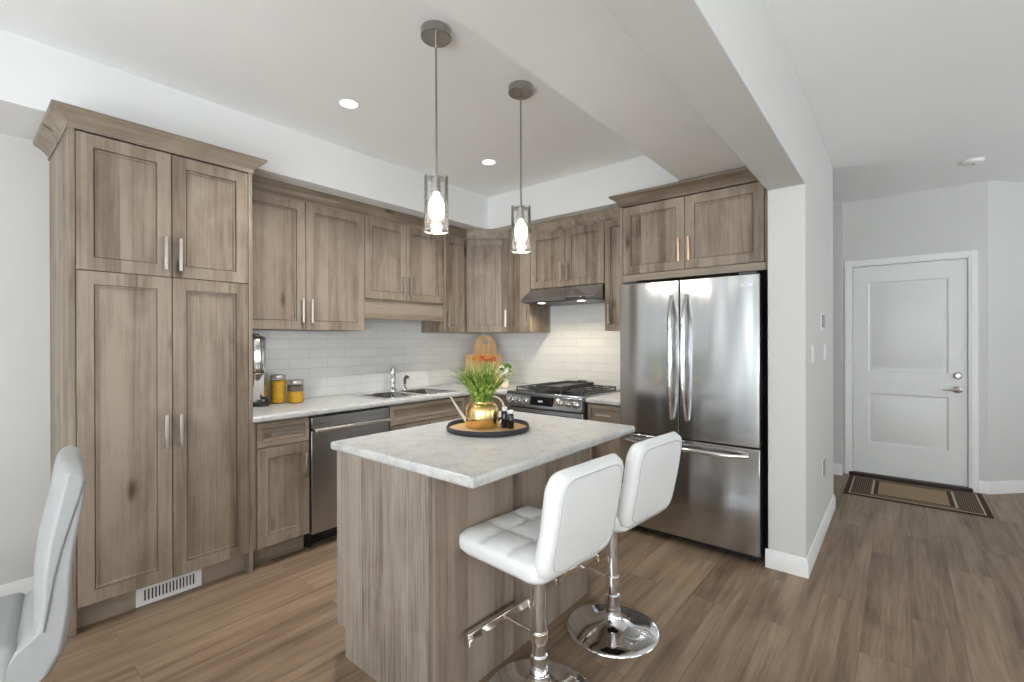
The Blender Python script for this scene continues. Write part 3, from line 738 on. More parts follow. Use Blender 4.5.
for (x, y, r_) in ((1.07,-.18,.038),(1.07,-.47,.045),(1.305,-.325,.05),(1.54,-.18,.038),(1.54,-.47,.048)):
    mb = MB(); mb.lathe([(r_+.012,0),(r_+.012,.006),(r_,.008),(r_,.014),(r_-.006,.018)], (x,y,.928), 20); mb.build('burner', M['iron'], g)
for x0_, x1_ in ((gx0+.04, 1.18), (1.185, 1.425), (1.43, gx1-.04)):
    mb = MB(); ty = .951; q = .0055
    for y in (-.59, -.46, -.325, -.19, -.06): mb.box(x0_, y-q, ty-.004, x1_, y+q, ty+.006)
    for x in (x0_+q, (x0_+x1_)/2, x1_-q): mb.box(x-q, -.59, ty-.004, x+q, -.06, ty+.006)
    for x in (x0_+q, x1_-q):
        for y in (-.59, -.06): mb.box(x-q, y-q, .928, x+q, y+q, ty)
    mb.build('grate', M['iron'], g, bevel=.0015)
gp = thing('griddle_pan', 'flat black griddle plate resting over the middle burner grate', 'griddle', (1.305, -.32, .957))
mb = MB(); mb.slab([1.17, 1.185, 1.425, 1.44], [-.575, -.56, -.09, -.075], lambda x, y: True, .9575, .966)
mb.box(1.17, -.575, .966, 1.182, -.075, .984).box(1.428, -.575, .966, 1.44, -.075, .984).box(1.182, -.087, .966, 1.428, -.075, .984).box(1.182, -.575, .966, 1.428, -.563, .978)
mb.build('plate', M['iron'], gp, bevel=.002)
MB().tube([(1.26,-.075,.978),(1.26,-.045,.985),(1.35,-.045,.985),(1.35,-.075,.978)], .005, 8).build('grip', M['iron'], gp)

# ------------------------------------------------------------------ refrigerator
F0, FM, F2, FY, FT_ = 2.012, 2.4395, 2.918, -.702, 1.756
fr = thing('refrigerator', 'tall stainless french door refrigerator with bottom freezer drawer', 'refrigerator', (2.465, -.35, 0))
MB().box(F0+.004, -.62, .03, F2-.004, -.03, 1.735).build('body', M['dark'], fr, bevel=.004)
def curved_front(x0, x1, z0, z1, mat, name, bulge=.003):
    n = 12; poly = [(x0, -.632)]
    for k in range(n+1):
        t = k/n; poly.append((x0+(x1-x0)*t, FY - bulge*math.sin(math.pi*t)+.000))
    poly.append((x1, -.632)); 
    return MB().prism(poly, 'z', z0, z1).build(name, mat, fr, bevel=.004, smooth=20)
dl = curved_front(F0, FM-.003, .712, FT_, M['steel'], 'door'); dr = curved_front(FM+.003, F2, .712, FT_, M['steel'], 'door')
fd = curved_front(F0, F2, .062, .702, M['steel'], 'freezer_drawer')
for xx, dd, s_ in ((FM-.040, dl, -1), (FM+.040, dr, 1)):
    pts = []; rr = []
    for k in range(17):
        t = k/16; z = .835+(1.655-.835)*t; bow = math.sin(math.pi*t)
        pts.append((xx+s_*.010*(1-bow), FY-.012-.052*min(1, bow*1.6), z)); rr.append(.012+.003*bow)
    MB().tube(pts, rr, 12).build('handle', M['chrome'], dd)
pts = []
for k in range(17):
    t = k/16; bow = math.sin(math.pi*t); pts.append((F0+.06+(F2-F0-.12)*t, FY-.012-.050*min(1, bow*2.2), .655))
MB().tube(pts, .014, 12).build('handle', M['chrome'], fd)
for x in (F0+.06, F2-.06):
    MB().cyl((x, -.60, .0), (x, -.60, .03), .018, 12).build('foot', M['black'], fr)
MB().box(F0+.02, -.615, .012, F2-.02, -.55, .060).build('base_grille', M['black'], fr)
for x in (F0+.07, F2-.07): MB().box(x-.05, -.68, 1.757, x+.05, -.54, 1.775).build('hinge_cover', M['dark'], fr, bevel=.005)
mb = MB(); lx, lz = 2.845, 1.695; yy = FY-.0030
M['logo'] = flat('pale_logo_print', (.93,.93,.93), .4, noise=.02)
ring = [(lx-.022+.014*math.cos(a*math.pi/12), yy+.0015, lz+.014*math.sin(a*math.pi/12)) for a in range(24)]
lg = MB().tube(ring, .0016, 6, closed=True)
lg.box(lx-.026, yy+.0005, lz-.006, lx-.024, yy+.002, lz+.007).box(lx-.024, yy+.0005, lz-.006, lx-.018, yy+.002, lz-.004)
lg.build('logo', M['logo'], dr)
text_mesh('LG', .030, M['logo'], dr, Matrix.Translation((lx+.022, yy+.001, lz)) @ Matrix.Rotation(R(90), 4, 'X'), 'lettering')

# ------------------------------------------------------------------ island
I = thing('kitchen_island', 'taupe wood kitchen island with pale stone top and overhang for stools', 'kitchen island', (2.0, -2.1, 0))
ix0, ix1, iy0, iy1 = 1.611, 2.497, -2.703, -1.494
bx0, bx1, by0, by1 = 1.655, 2.265, -2.694, -1.575
MB().box(bx0+.02, by0+.02, ZK-.02, bx1-.02, by1-.02, CB+.001).box(bx0+.08, by0+.02, 0, bx1-.02, by1-.02, ZK-.02).build('body', M['wood'], I)
mb = MB(); mb.prism([(bx0+.0,ZK-.0),(bx0+.065,ZK),(bx0+.065,0),(bx1-.0,0),(bx1-.0,CB+.001),(bx0,CB+.001)], 'y', by0, by0+.019)
mb.build('end_panel', M['wood_isl'], I, bevel=.001)
mb = MB(); mb.prism([(bx0+.0,ZK-.0),(bx0+.065,ZK),(bx0+.065,0),(bx1-.0,0),(bx1-.0,CB+.001),(bx0,CB+.001)], 'y', by1-.019, by1)
mb.build('end_panel', M['wood_isl'], I, bevel=.001)
# back panels facing the stools
M['wood_back'] = wood('island_back_wood', [(.115,.085,.066), (.235,.18,.14), (.34,.27,.215)], grain=1.0)
for a_, b_ in ((by0+.0195, -2.60), (-2.599, -2.22), (-2.219, -1.905), (-1.904, by1-.0195)):
    MB().box(bx1-.019, a_, 0, bx1-.001, b_, CB).build('back_panel', M['wood_back'], I, bevel=.0015)
MB().box(ix0, iy0, CB+.001, ix1, iy1, .914).build('worktop', M['stone'], I, bevel=.012, seg=3)
# doors on the working side
for k in range(3):
    q = by0+.02+k*.354
    xf = Matrix.Translation((bx0+.02, q+.352, ZK)) @ Matrix.Rotation(R(-90), 4, 'Z')
    d_ = door_mb(.352, CB-.01-ZK, xf=xf).build('door', M['wood'], I); handle_mb(xf, .32, .6, .165).build('handle', M['nickel'], d_, bevel=.0015)

# ------------------------------------------------------------------ bar stools
def make_stool(label, loc, rz, dz=0.0):
    r0 = thing('bar_stool', label, 'stool', loc, rz, None, world=False)
    r0['group'] = 'bar stools at the island'
    MB().lathe([(.0,0),(.208,0),(.213,.003),(.212,.008),(.205,.013),(.155,.022),(.10,.032),(.065,.046),(.045,.065),(.036,.09),(.036,.10)], n=64, cap=False).build('base', M['chrome'], r0, smooth=50)
    MB().lathe([(.033,.10),(.033,.165),(.0265,.172),(.0265,.505+dz)], n=28).build('lower_post', M['chrome'], r0)
    MB().lathe([(.036,.485+dz),(.040,.500+dz)], n=24).build('collar', M['black'], r0)
    # footrest: arm forward and cross bar
    z = .238
    mb = MB(); mb.lathe([(.034,z-.02),(.034,z+.02)], n=24)
    mb.box(-.180, -.008, z-.007, -.03, .008, z+.007)
    mb.box(-.204, -.195, z-.024, -.182, .150, z+.010)
    mb.box(-.204, -.199, z-.036, -.176, -.190, z+.004); mb.box(-.204, .145, z-.036, -.176, .154, z+.004)
    mb.build('footrest', M['copperc'], r0, bevel=.003)
    MB().box(-.12, -.12, .500+dz, .12, .12, .515+dz).build('mounting_plate', M['black'], r0, bevel=.004)
    mb = MB().tube([(0.0, .04, .495+dz), (0.01, .12, .488+dz), (.03, .22, .480+dz)], [.005,.005,.006], 8); mb.build('height_lever', M['chrome'], r0)
    # seat cushion with square tufting (superellipse plan)
    def cushion(name, W, D, zt, zb, n=36):
        mb = MB(); top = []; vs = []; fs = []
        for j in range(n+1):
            for i in range(n+1):
                u = -1+2*i/n; v = -1+2*j/n
                # rounded square mapping
                x = u*D/2; y = v*W/2; rr = .055
                ax, ay = D/2-rr, W/2-rr
                if abs(x) > ax and abs(y) > ay:
                    dx_, dy_ = abs(x)-ax, abs(y)-ay; l_ = math.hypot(dx_, dy_); m_ = max(dx_, dy_)
                    if l_ > 0: x = math.copysign(ax+dx_*m_/l_, x); y = math.copysign(ay+dy_*m_/l_, y)
                e = max(abs(u), abs(v)); edge = (1-e**7)
                gx = abs(math.sin(math.pi*(u+1)*1.5)); gy = abs(math.sin(math.pi*(v+1)*1.5))
                puff = min(1, gx*1.35)**.5*min(1, gy*1.35)**.5
                z_ = zt-.026*(1-edge)-.013*(1-puff)*(edge)
                vs.append((x, y, z_))
        for j in range(n):
            for i in range(n):
                a = j*(n+1)+i; fs.append((a, a+1, a+n+2, a+n+1))
        # outline down the sides
        ol = [i for i in range(n+1)] + [(j)*(n+1)+n for j in range(1, n+1)] + [n*(n+1)+i for i in range(n-1, -1, -1)] + [j*(n+1) for j in range(n-1, 0, -1)]
        prev = ol; B = len(vs)
        for zz, sc in ((zt-.045, 1.01), (zb+.018, 1.0), (zb, .93)):
            cur = []
            for q in ol:
                x, y, _ = vs[q]; cur.append(len(vs)); vs.append((x*sc, y*sc, zz))
            for k in range(len(ol)):
                fs.append((prev[k], prev[(k+1) % len(ol)], cur[(k+1) % len(ol)], cur[k]))
            prev = cur
        fs.append(tuple(prev)); mb.add(vs, fs)
        return mb
    mb = cushion('seat', .425, .43, .606+dz, .515+dz); mb.v = [(x-.033, y, z) for x, y, z in mb.v]
    mb.build('seat', M['leather'], r0, smooth=60)
    # backrest: one padded panel rising from the rear edge, rounded outline, curved profile
    W = .43; nz, ny_ = 26, 26
    def bx_(z): # centre line x as function of height
        t = (z-.50)/.40; return .155+.085*max(0, t)**.9 - .02*max(0, t-.6)
    vs = []; fs = []
    H0, H1 = .522, .905
    def surf(side, th):
        out = []
        for j in range(nz+1):
            for i in range(ny_+1):
                u = -1+2*i/ny_; v = -1+2*j/nz; y = u*W/2; h = (H0+H1)/2+v*(H1-H0)/2; rr = .075
                ay, ah = W/2-rr, (H1-H0)/2-rr; hh = h-(H0+H1)/2
                if abs(y) > ay and abs(hh) > ah:
                    dy_, dh_ = abs(y)-ay, abs(hh)-ah; l_ = math.hypot(dy_, dh_); m_ = max(dy_, dh_)
                    if l_ > 0: y = math.copysign(ay+dy_*m_/l_, y); hh = math.copysign(ah+dh_*m_/l_, hh)
                h = hh+(H0+H1)/2; e = max(abs(u), abs(v))
                d_ = th*(1-e**11)**.5 if e < 1 else 0
                x = bx_(h)+side*d_
                if side < 0:
                    gx = abs(math.sin(math.pi*(u+1)*1.5)); gy = abs(math.sin(math.pi*(v+1)*1.0))
                    x += .008*(1-min(1, gx*1.4)**.5*min(1, gy*1.4)**.5)*(1-e**7)
                out.append((x, y, h+dz))
        return out
    mb = MB(); n1 = ny_+1
    A = surf(1, .034); B_ = surf(-1, .040)
    f1 = [(j*n1+i, j*n1+i+1, (j+1)*n1+i+1, (j+1)*n1+i) for j in range(nz) for i in range(ny_)]
    mb.add(A, f1); mb.add(B_, [q[::-1] for q in f1])
    o = mb.build('backrest', M['leather'], r0, smooth=70)
    import bmesh
    bm = bmesh.new(); bm.from_mesh(o.data); bmesh.ops.remove_doubles(bm, verts=bm.verts, dist=.0008); bmesh.ops.recalc_face_normals(bm, faces=bm.faces); bm.to_mesh(o.data); bm.free()
    # piping round the back of the panel
    pts = []; k_ = .83
    for q in range(48):
        a = 2*math.pi*q/48; ca, sa = math.cos(a), math.sin(a); p_ = .30
        y = math.copysign(abs(ca)**p_, ca)*W/2*k_; hh = math.copysign(abs(sa)**p_, sa)*(H1-H0)/2*k_; h = hh+(H0+H1)/2
        e = k_; x = bx_(h)+.034*(1-e**11)**.5
        pts.append((x, y, h+dz))
    MB().tube(pts, .0028, 6, closed=True).build('piping', M['seam'], o)
    return r0
make_stool('white tufted bar stool on chrome pedestal, the one nearer the island end panel', (2.500, -2.350, 0), R(-4), .038)
make_stool('white tufted bar stool on chrome pedestal, the one nearer the refrigerator', (2.515, -1.788, 0), R(-5), .036)

# ------------------------------------------------------------------ dining chair
CX, CY = 1.345, 0
ch = thing('dining_chair', 'pale upholstered dining chair with curved high back, cut off by the frame edge', 'chair', (CX, -3.85, 0))
outer = [(-3.535,.980),(-3.512,.968),(-3.500,.93),(-3.503,.87),(-3.513,.80),(-3.525,.72),(-3.533,.64),(-3.536,.56),(-3.538,.48),(-3.545,.40),(-3.575,.34),(-3.63,.31)]
inner = [(-3.550,.980),(-3.564,.968),(-3.572,.93),(-3.580,.87),(-3.594,.80),(-3.609,.72),(-3.617,.64),(-3.620,.56),(-3.624,.48),(-3.68,.44),(-3.72,.38),(-3.72,.31)]
def loft(name, W0, W1, parent, mat):
    n = len(outer); nx_ = 20; vs = []; fs = []
    for i in range(nx_+1):
        u = -1+2*i/nx_
        for lst in (outer, inner):
            for k, (y, z) in enumerate(lst):
                t = k/(n-1); cy = (outer[k][0]+inner[k][0])/2; e = (1-abs(u)**6)
                yy_ = cy+(y-cy)*(.70+.30*e) + .016*(u*u-.6)*(1 if k < 8 else 0)
                vs.append((CX+u*(W0+(W1-W0)*t)/2, yy_, z-(.03*abs(u)**5 if k < 3 else 0)))
    m2 = 2*n
    for i in range(nx_):
        for k in range(n-1):
            a = i*m2+k; fs.append((a, a+1, a+m2+1, a+m2))
            a = i*m2+n+k; fs.append((a, a+m2, a+m2+1, a+1))
        a = i*m2; fs.append((a, a+m2, a+m2+n, a+n)); a = i*m2+n-1; fs.append((a, a+n, a+n+m2, a+m2))
    for i in (0, nx_):
        b_ = i*m2
        for k in range(n-1): fs.append((b_+k, b_+k+1, b_+n+k+1, b_+n+k))
    return MB().add(vs, fs).build(name, mat, parent, bevel=.007, seg=3, smooth=45)
bk = loft('backrest', .43, .45, ch, M['slip'])
pts = []
for k in range(2, 9):
    w_ = .12+.60*(k-2)/6
    pts.append((CX+.43/2+.0018+.0009*k, inner[k][0]*w_+outer[k][0]*(1-w_), inner[k][1]-(.012 if k < 3 else 0)))
MB().tube(pts, .0030, 6).build('seam', M['slip_seam'], bk)
sm = MB(); sm.slab([CX-.225, CX-.19, CX+.19, CX+.225], [-4.12, -4.08, -3.70, -3.652], lambda x, y: True, .315, .465)
sm.build('seat', M['slip'], ch, bevel=.032, seg=5, smooth=50)
ch.rotation_euler = (0, 0, R(-7)); ch.location = (CX-.035, -3.85+.029, 0)
for x in (CX-.19, CX+.19):
    for y in (-3.68, -4.07): MB().tube([(x, y, .33), (x+(.01 if x > CX else -.01), y+(.015 if y > -3.8 else -.015), 0)], [.018, .012], 12).build('leg', M['black'], ch)

# ------------------------------------------------------------------ ceiling lamps
def pendant(x, y, label, glow):
    p = thing('pendant_lamp', label, 'pendant lamp', (x, y, 1.84), 0, 'pendant lamps over the island')
    MB().lathe([(.062,-.040),(.067,-.036),(.067,0)], (x, y, ZC-.0005), 40).build('canopy', M['dnickel'], p)
    MB().cyl((x, y, 2.705), (x, y, 2.09), .005, 12).build('rod', M['dnickel'], p)
    MB().lathe([(.0045,2.10),(.014,2.095),(.018,2.085),(.018,2.030),(.021,2.028),(.021,2.018)], (x, y, 0), 24).build('socket', M['nickel'], p)
    g_ = MB(); g_.lathe([(.018,2.080),(.049,2.080),(.0535,2.090),(.0535,2.0),(.0535,1.90),(.0535,1.848),(.0505,1.848),(.0505,1.9),(.0505,2.0),(.0505,2.076),(.018,2.076)], (x, y, 0), 40, cap=False)
    g_.build('glass_shade', M['glass'], p, smooth=50)
    MB().lathe([(.0531,1.846),(.0541,1.846),(.0541,1.853),(.0531,1.853)], (x, y, 0), 40, cap=False).build('glass_rim', M['rimg'], p)
    MB().lathe([(.012,2.018),(.015,2.006),(.027,1.990),(.0345,1.965),(.0355,1.945),(.030,1.920),(.018,1.903),(.003,1.897)], (x, y, 0), 24).build('bulb', M['bulb'], p)
    l = bpy.data.lights.new('pendant_light', 'POINT'); l.energy = 3; l.color = (1,.9,.78); l.shadow_soft_size = .03
    lo = bpy.data.objects.new('pendant_light', l); C.objects.link(lo); lo.location = (x, y, 1.885)
M['rimg'] = flat('glass_rim_edge', (.42,.42,.41), .15, noise=.02)
pendant(1.968, -2.39, 'glass cylinder pendant lamp on a nickel rod, nearer the pantry', 8)
pendant(1.967, -1.783, 'glass cylinder pendant lamp on a nickel rod, nearer the range hood', 8)
for (x, y, lab) in ((1.085, -2.285, 'round lit recessed ceiling light, the one nearer the pantry'), (1.105, -1.10, 'round lit recessed ceiling light, the one nearer the corner cabinets')):
    d_ = thing('recessed_light', lab, 'ceiling light', (x, y, ZC), 0, 'recessed kitchen lights')
    MB().lathe([(.047,-.001),(.049,-.004),(.062,-.003),(.064,0)], (x, y, ZC), 36, cap=False).build('trim_ring', M['trim'], d_)
    MB().lathe([(.001,-.0015),(.048,-.0015)], (x, y, ZC), 36, cap=False).build('lens', M['down'], d_)
    l = bpy.data.lights.new('recessed_lamp', 'AREA'); l.shape = 'DISK'; l.size = .09; l.energy = 12; l.spread = R(120); l.color = (1,.98,.95)
    lo = bpy.data.objects.new('recessed_lamp', l); C.objects.link(lo); lo.location = (x, y, ZC-.006)
sd = thing('smoke_detector', 'small white smoke detector on the hall ceiling', 'smoke detector', (4.0, 1.30, 2.75))
MB().lathe([(.045,-.030),(.060,-.022),(.065,-.004),(.065,0)], (4.0, 1.30, 2.7495), 32).build('housing', M['trim'], sd)
MB().lathe([(.012,-.033),(.014,-.0295)], (4.0, 1.30, 2.7495), 16).build('button', M['greyplate'], sd)

# ------------------------------------------------------------------ plates on the hall wall
def plate(name, label, cat, y, z, w_, h_, parts):
    o = thing(name, label, cat, (K1, y, z))
    MB().box(K1, y-w_/2, z-h_/2, K1+.006, y+w_/2, z+h_/2).build('cover_plate', M['trim'], o, bevel=.002)
    for nm, dy_, dz_, pw, ph, pd, mt in parts: MB().box(K1+.006, y+dy_-pw/2, z+dz_-ph/2, K1+.006+pd, y+dy_+pw/2, z+dz_+ph/2).build(nm, M[mt], o, bevel=.001)
plate('light_switch', 'white light switch plate on the hall wall, closer to the column front', 'switch', -.398, 1.272, .07, .115, [('rocker', 0, 0, .033, .066, .003, 'trim')])
plate('light_switch', 'white light switch plate on the hall wall, below the thermostat', 'switch', .203, 1.272, .07, .115, [('rocker', 0, 0, .033, .066, .003, 'trim')])
plate('thermostat', 'small white thermostat with grey screen on the hall wall', 'thermostat', .04, 1.485, .10, .12, [('screen', 0, .0, .03, .085, .014, 'greyplate')])
plate('wall_outlet', 'white outlet plate with grey face low on the hall wall', 'outlet', .135, .467, .115, .115, [('socket_face', -.014, 0, .082, .108, .004, 'greyplate')])

# ------------------------------------------------------------------ things on the island tray
TX, TY, TZ = 1.968, -2.055, .9145
t = thing('serving_tray', 'round charcoal tray with wooden inside on the island worktop', 'tray', (TX, TY, TZ))
mb = MB(); n = 64; TR = .205
prof_z = []
vs = []; fs = []
for k in range(n):
    a = 2*math.pi*k/n
    dip = 0
    for c0 in (R(-50-90+0), R(40)):
        dd = (a-c0+math.pi) % (2*math.pi)-math.pi
        if abs(dd) < .28: dip = .012*(math.cos(dd/.28*math.pi)+1)/2*1.2
    top = .027-dip
    for r_, z in ((TR-.004, 0), (TR, .004), (TR+.003, top), (TR-.001, top), (TR-.005, .006)):
        vs.append((TX+r_*math.cos(a), TY+r_*math.sin(a), TZ+z))
for k in range(n):
    for j in range(4): a = k*5+j; b_ = ((k+1) % n)*5+j; fs.append((a, b_, b_+1, a+1))
fs.append(tuple(k*5 for k in range(n))); mb.add(vs, fs); mb.build('rim', M['tray'], t, smooth=40)
MB().lathe([(.0005,.007),(TR-.0055,.007)], (TX, TY, TZ), 64, cap=False).build('wooden_inlay', M['traywood'], t)
# gold watering can used as planter
WX, WY, WZ = 1.925, -2.052, .922
wc = thing('watering_can', 'gold metal watering can with long pale spout holding grass, on the tray', 'watering can', (WX, WY, WZ))
MB().lathe([(.074,0),(.081,.006),(.084,.05),(.084,.088),(.079,.105),(.066,.118),(.056,.124),(.056,.130),(.050,.130),(.050,.118)], (WX, WY, WZ), 40, cap=True).build('body', M['gold'], wc, smooth=50)
camr = Vector((.77, .638, 0))   # direction across the picture on the worktop
def P_(a, h, dpt=0): return (WX+camr.x*a-camr.y*dpt*-1*0, WY+camr.y*a, WZ+h)
MB().tube([P_(-.076,.022), P_(-.108,.07), P_(-.158,.150), P_(-.168,.160)], [.010,.007,.005,.005], 10).build('spout', M['nickel'], wc)
hp = []
for k in range(15):
    a = R(115-200*k/14); hp.append(P_(.060+.062*math.cos(a)*.85, .082+.072*math.sin(a)))
MB().tube(hp, .005, 10).build('handle', M['nickel'], wc)
# grass
M['grass'] = None
m_, tt, bb = nt('grass_blades'); 
oc = N(tt, 'ShaderNodeTexCoord'); gn = N(tt, 'ShaderNodeTexNoise'); gn.inputs['Scale'].default_value = 55; tt.links.new(oc.outputs['Object'], gn.inputs['Vector'])
gr = N(tt, 'ShaderNodeValToRGB'); e = gr.color_ramp.elements; e[0].position = .3; e[0].color = (.02,.06,.008,1); e[1].position = .66; e[1].color = (.46,.50,.13,1); q = e.new(.48); q.color = (.13,.25,.03,1)
tt.links.new(gn.outputs['Fac'], gr.inputs[0]); tt.links.new(gr.outputs[0], bb.inputs['Base Color']); bb.inputs['Roughness'].default_value = .45
M['grass'] = m_
gp_ = MB(); rnd = random.Random(3)
for k in range(300):
    a = rnd.uniform(0, 2*math.pi); r0_ = .044*math.sqrt(rnd.random()); ln2 = rnd.uniform(.17, .245); lean = rnd.uniform(.1, 1.15)
    if rnd.random() < .16: lean = 1.35; ln2 = rnd.uniform(.22, .29)
    base_ = Vector((WX+r0_*math.cos(a), WY+r0_*math.sin(a), WZ+.118)); dr_ = Vector((math.cos(a), math.sin(a), 0)); sd_ = Vector((-dr_.y, dr_.x, 0))
    wv = rnd.uniform(.0022, .0040); pos = base_.copy(); S = 6; vs = []
    tw = rnd.uniform(-1, 1); sdd = (sd_*math.cos(tw)+dr_*math.sin(tw))
    for i in range(S+1):
        t_ = i/S; el = R(88)-lean*(.25+.95*t_); wd = wv*(1-t_**2.5)+.0002
        vs += [tuple(pos-sdd*wd), tuple(pos+dr_*wd*.5+Vector((0,0,wd*.3))), tuple(pos+sdd*wd)]
        pos = pos+(dr_*math.cos(el)+Vector((0,0,1))*math.sin(el))*(ln2/S)
    fs = []
    for i in range(S):
        for j in range(2): b_ = i*3+j; fs.append((b_, b_+1, b_+4, b_+3))
        b_ = i*3; fs.append((b_+2, b_, b_+3, b_+5))
    gp_.add(vs, fs)
pg = thing('ornamental_grass', 'tuft of long green grass blades growing out of the gold can', 'plant', (WX, WY, WZ+.118))
gp_.build('blades', M['grass'], pg, smooth=60)
MB().lathe([(.0005,.119),(.0485,.1185),(.0485,.112),(.0005,.112)], (WX, WY, WZ), 24, cap=False).build('soil', flat('potting_soil', (.03,.02,.012), .9, noise=.4, nscale=150), pg)
for (bx2, by2, hh, lab) in ((2.030, -2.000, .104, 'small dark bottle with pale cap on the tray, farther of the pair'), (2.070, -1.998, .092, 'small dark bottle with pale cap on the tray, front one of the pair')):
    bo = thing('small_bottle', lab, 'bottle', (bx2, by2, .922), 0, 'dark bottles on the tray')
    MB().lathe([(.0145,0),(.016,.003),(.016,hh*.70),(.012,hh*.80),(.009,hh*.82)], (bx2, by2, .9222), 20).build('body', M['bottle'], bo)
    MB().lathe([(.0125,hh*.82),(.0135,hh*.84),(.0135,hh*.98),(.011,hh)], (bx2, by2, .9222), 20).build('cap', M['trim'], bo)

# ------------------------------------------------------------------ things on the long worktop
WT = .9145
dsp = thing('steel_dispenser', 'tall polished steel two-tier dispenser with black base against the pantry side', 'dispenser', (.115, -2.425, WT))
sx, sy = .115, -2.425
MB().lathe([(.088,0),(.090,.006),(.090,.020),(.082,.026)], (sx, sy, WT), 32).box(sx+.04, sy-.02, WT, sx+.115, sy+.05, WT+.02).build('base', M['black'], dsp)
MB().lathe([(.074,.026),(.078,.034),(.078,.205),(.080,.212),(.080,.226),(.074,.232),(.070,.236)], (sx, sy, WT), 36).build('lower_tank', M['chrome'], dsp)
MB().lathe([(.070,.236),(.072,.250),(.072,.455),(.066,.475),(.030,.486),(.028,.498)], (sx, sy, WT), 36).build('upper_tank', M['chrome'], dsp)
MB().tube([(sx+.07, sy+.02, WT+.055), (sx+.105, sy+.032, WT+.055), (sx+.112, sy+.035, WT+.035)], .010, 10).build('tap', M['black'], dsp)
M['turm'] = flat('yellow_contents', (.95,.47,.02), .6, noise=.25, nscale=60)
M['choc'] = flat('brown_white_contents', (.22,.16,.12), .6, noise=.6, nscale=90)
def jar(x, y, r_, h_, label, band):
    j = thing('storage_jar', label, 'jar', (x, y, WT), 0, None)
    MB().lathe([(r_-.006,0),(r_,.006),(r_,h_-.02),(r_-.003,h_-.008),(r_-.005,h_-.008)], (x, y, WT), 32).build('glass', M['jar'], j)
    fill = h_*.95-.02 if not band else h_*.55
    MB().lathe([(r_-.007,.004),(r_-.004,.008),(r_-.004,fill)], (x, y, WT), 32).build('contents', M['turm'], j)
    if band: MB().lathe([(r_-.004,fill+.001),(r_-.004,h_-.03),(r_-.012,h_-.024)], (x, y, WT), 32).build('upper_contents', M['choc'], j)
    MB().lathe([(r_-.004,h_-.0078),(r_+.001,h_-.006),(r_+.001,h_+.010),(r_-.004,h_+.014)], (x, y, WT), 32).build('lid', M['nickel'], j)
jar(.118, -2.268, .052, .190, 'taller jar of yellow contents with metal lid, beside the steel dispenser', False)
jar(.190, -2.178, .056, .150, 'shorter jar with yellow and brown layers and metal lid', True)

# corner group: cutting boards, flowers
def lean_xf(cx, cy, a, tilt): return Matrix.Translation((cx, cy, WT)) @ Matrix.Rotation(a, 4, 'Z') @ Matrix.Rotation(tilt, 4, 'X')
BA = R(39)
xf = lean_xf(.272, -.254, BA, R(-5))
mb = MB(); mb.xf = xf; poly = [(-.125, .005), (.125, .005)]
for k in range(0, 13): a = math.pi*k/12; poly.append((.118*math.cos(a)*1.0, .375+.128*math.sin(a)))
poly = [(-.118, .003), (.118, .003)] + poly[2:]
hole = [(.026*math.cos(2*math.pi*k/20), .435+.026*math.sin(2*math.pi*k/20)) for k in range(20)]
# board with a round hole: triangle ring between outline and hole via bmesh fill
def holed(poly, hole, t_):
    import bmesh
    bm = bmesh.new()
    def loop(l_): 
        v_ = [bm.verts.new((p_[0], 0, p_[1])) for p_ in l_]; return [bm.edges.new((v_[i], v_[(i+1) % len(v_)])) for i in range(len(v_))]
    es = loop(poly)+loop(hole); bmesh.ops.triangle_fill(bm, use_beauty=True, edges=es)
    r_ = bmesh.ops.extrude_face_region(bm, geom=list(bm.faces)); vv = [g_ for g_ in r_['geom'] if isinstance(g_, bmesh.types.BMVert)]
    bmesh.ops.translate(bm, vec=(0, -t_, 0), verts=vv); bm.verts.index_update()
    vs = [tuple(v_.co) for v_ in bm.verts]; fs = [tuple(v_.index for v_ in f_.verts) for f_ in bm.faces]; bm.free(); return vs, fs
vs, fs = holed(poly, hole, .016); mb.add(vs, fs)
tag(mb.build('cutting_board', M['board'], bevel=.003), 'arched wooden cutting board with a round hole leaning in the corner', 'cutting board')
mb = MB(); mb.xf = lean_xf(.278, -.284, BA, R(-7)); mb.box(-.185, -.038, .006, .185, -.020, .305)
tag(mb.build('cutting_board', M['board'], bevel=.006), 'plain rectangular wooden board leaning in front of the arched one', 'cutting board')
# bright blooms in front of boards
fx, fy_ = .385, -.365
fb = thing('flower_arrangement', 'orange and red flower bunch in a small vase before the cutting boards', 'flowers', (fx, fy_, WT))
MB().lathe([(.035,0),(.045,.01),(.050,.06),(.035,.12),(.030,.15),(.036,.165)], (fx, fy_, WT), 24).build('vase', M['pale'], fb)
def bloom(c, r_, mat, name, parent, seed):
    rn = random.Random(seed); mb = MB()
    for k in range(34):
        v_ = Vector((rn.gauss(0,1), rn.gauss(0,1), rn.gauss(0,1))).normalized()*r_*rn.uniform(.6, 1); pc = Vector(c)+v_
        a = v_.orthogonal().normalized(); b_ = v_.cross(a).normalized(); s_ = r_*.36; nn = v_.normalized()*s_*.45
        mb.add([tuple(pc-a*s_), tuple(pc-b_*s_*.7+nn*.4), tuple(pc+a*s_), tuple(pc+b_*s_*.7+nn*.4), tuple(pc+nn), tuple(pc-nn)], [(0,1,4),(1,2,4),(2,3,4),(3,0,4),(1,0,5),(2,1,5),(3,2,5),(0,3,5)])
    return mb.build(name, mat, parent)
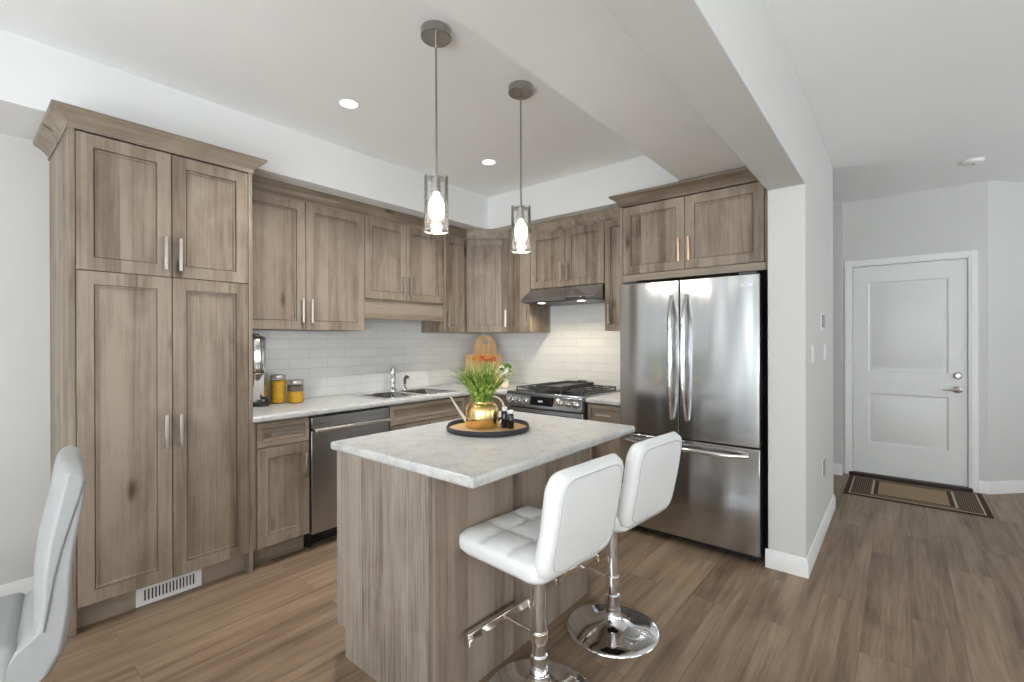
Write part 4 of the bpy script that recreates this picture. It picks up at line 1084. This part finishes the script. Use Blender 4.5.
for k, (a, hgt, mt) in enumerate(((-.115,.272,'orange'),(-.075,.280,'orange'),(-.04,.270,'red'),(-.01,.288,'orange'),(.028,.276,'orange'),(.06,.284,'orange'),(.0,.25,'red'),(.085,.262,'red'),(-.055,.248,'orange'),(.045,.25,'red'))):
    c_ = (fx+camr.x*a, fy_+camr.y*a, WT+hgt); MB().tube([(fx, fy_, WT+.15), (fx+camr.x*a*.6, fy_+camr.y*a*.6, WT+hgt*.8), c_], .002, 6).build('stem', M['leaf'], fb)
    bloom(c_, .024, M[mt], 'bloom', fb, k)
# white hydrangea with leaves
hx_, hy_ = .685, -.43
hf = thing('white_flowers', 'white flower head with green leaves in a cream vase next to the range', 'flowers', (hx_, hy_, WT))
MB().lathe([(.040,0),(.048,.008),(.050,.03),(.036,.075),(.032,.085),(.035,.09)], (hx_, hy_, WT), 28).build('vase', M['pale'], hf)
bloom((hx_-camr.x*.015, hy_-camr.y*.015, WT+.160), .060, M['whitep'], 'bloom', hf, 40)
rn = random.Random(5); lf = MB()
for k in range(90):
    a = rn.uniform(0, 2*math.pi); el = rn.uniform(-.3, 1.3); rr_ = rn.uniform(.05, .088)
    dr_ = Vector((math.cos(a)*math.cos(el), math.sin(a)*math.cos(el), math.sin(el)))
    if dr_.dot(Vector((.64,-.77,.1))) > .45: continue
    c0 = Vector((hx_+camr.x*.012, hy_+camr.y*.012, WT+.155))+dr_*rr_*.6; tip = c0+dr_*.038; sd_ = dr_.cross(Vector((rn.gauss(0,1), rn.gauss(0,1), 1))).normalized()*.013
    mid_ = (c0+tip)/2+Vector((0,0,.004)); lf.add([tuple(c0), tuple(mid_-sd_), tuple(tip), tuple(mid_+sd_), tuple(mid_-Vector((0,0,.003)))], [(0,1,4),(1,2,4),(2,3,4),(3,0,4),(0,3,2,1)])
lf.build('leaves', M['leaf'], hf)
MB().tube([(hx_, hy_, WT+.03), (hx_, hy_, WT+.13)], .004, 8).build('stem', M['leaf'], hf)

# tidy helper properties
for o in bpy.data.objects:
    if o.get('_o') is not None: del o['_o']
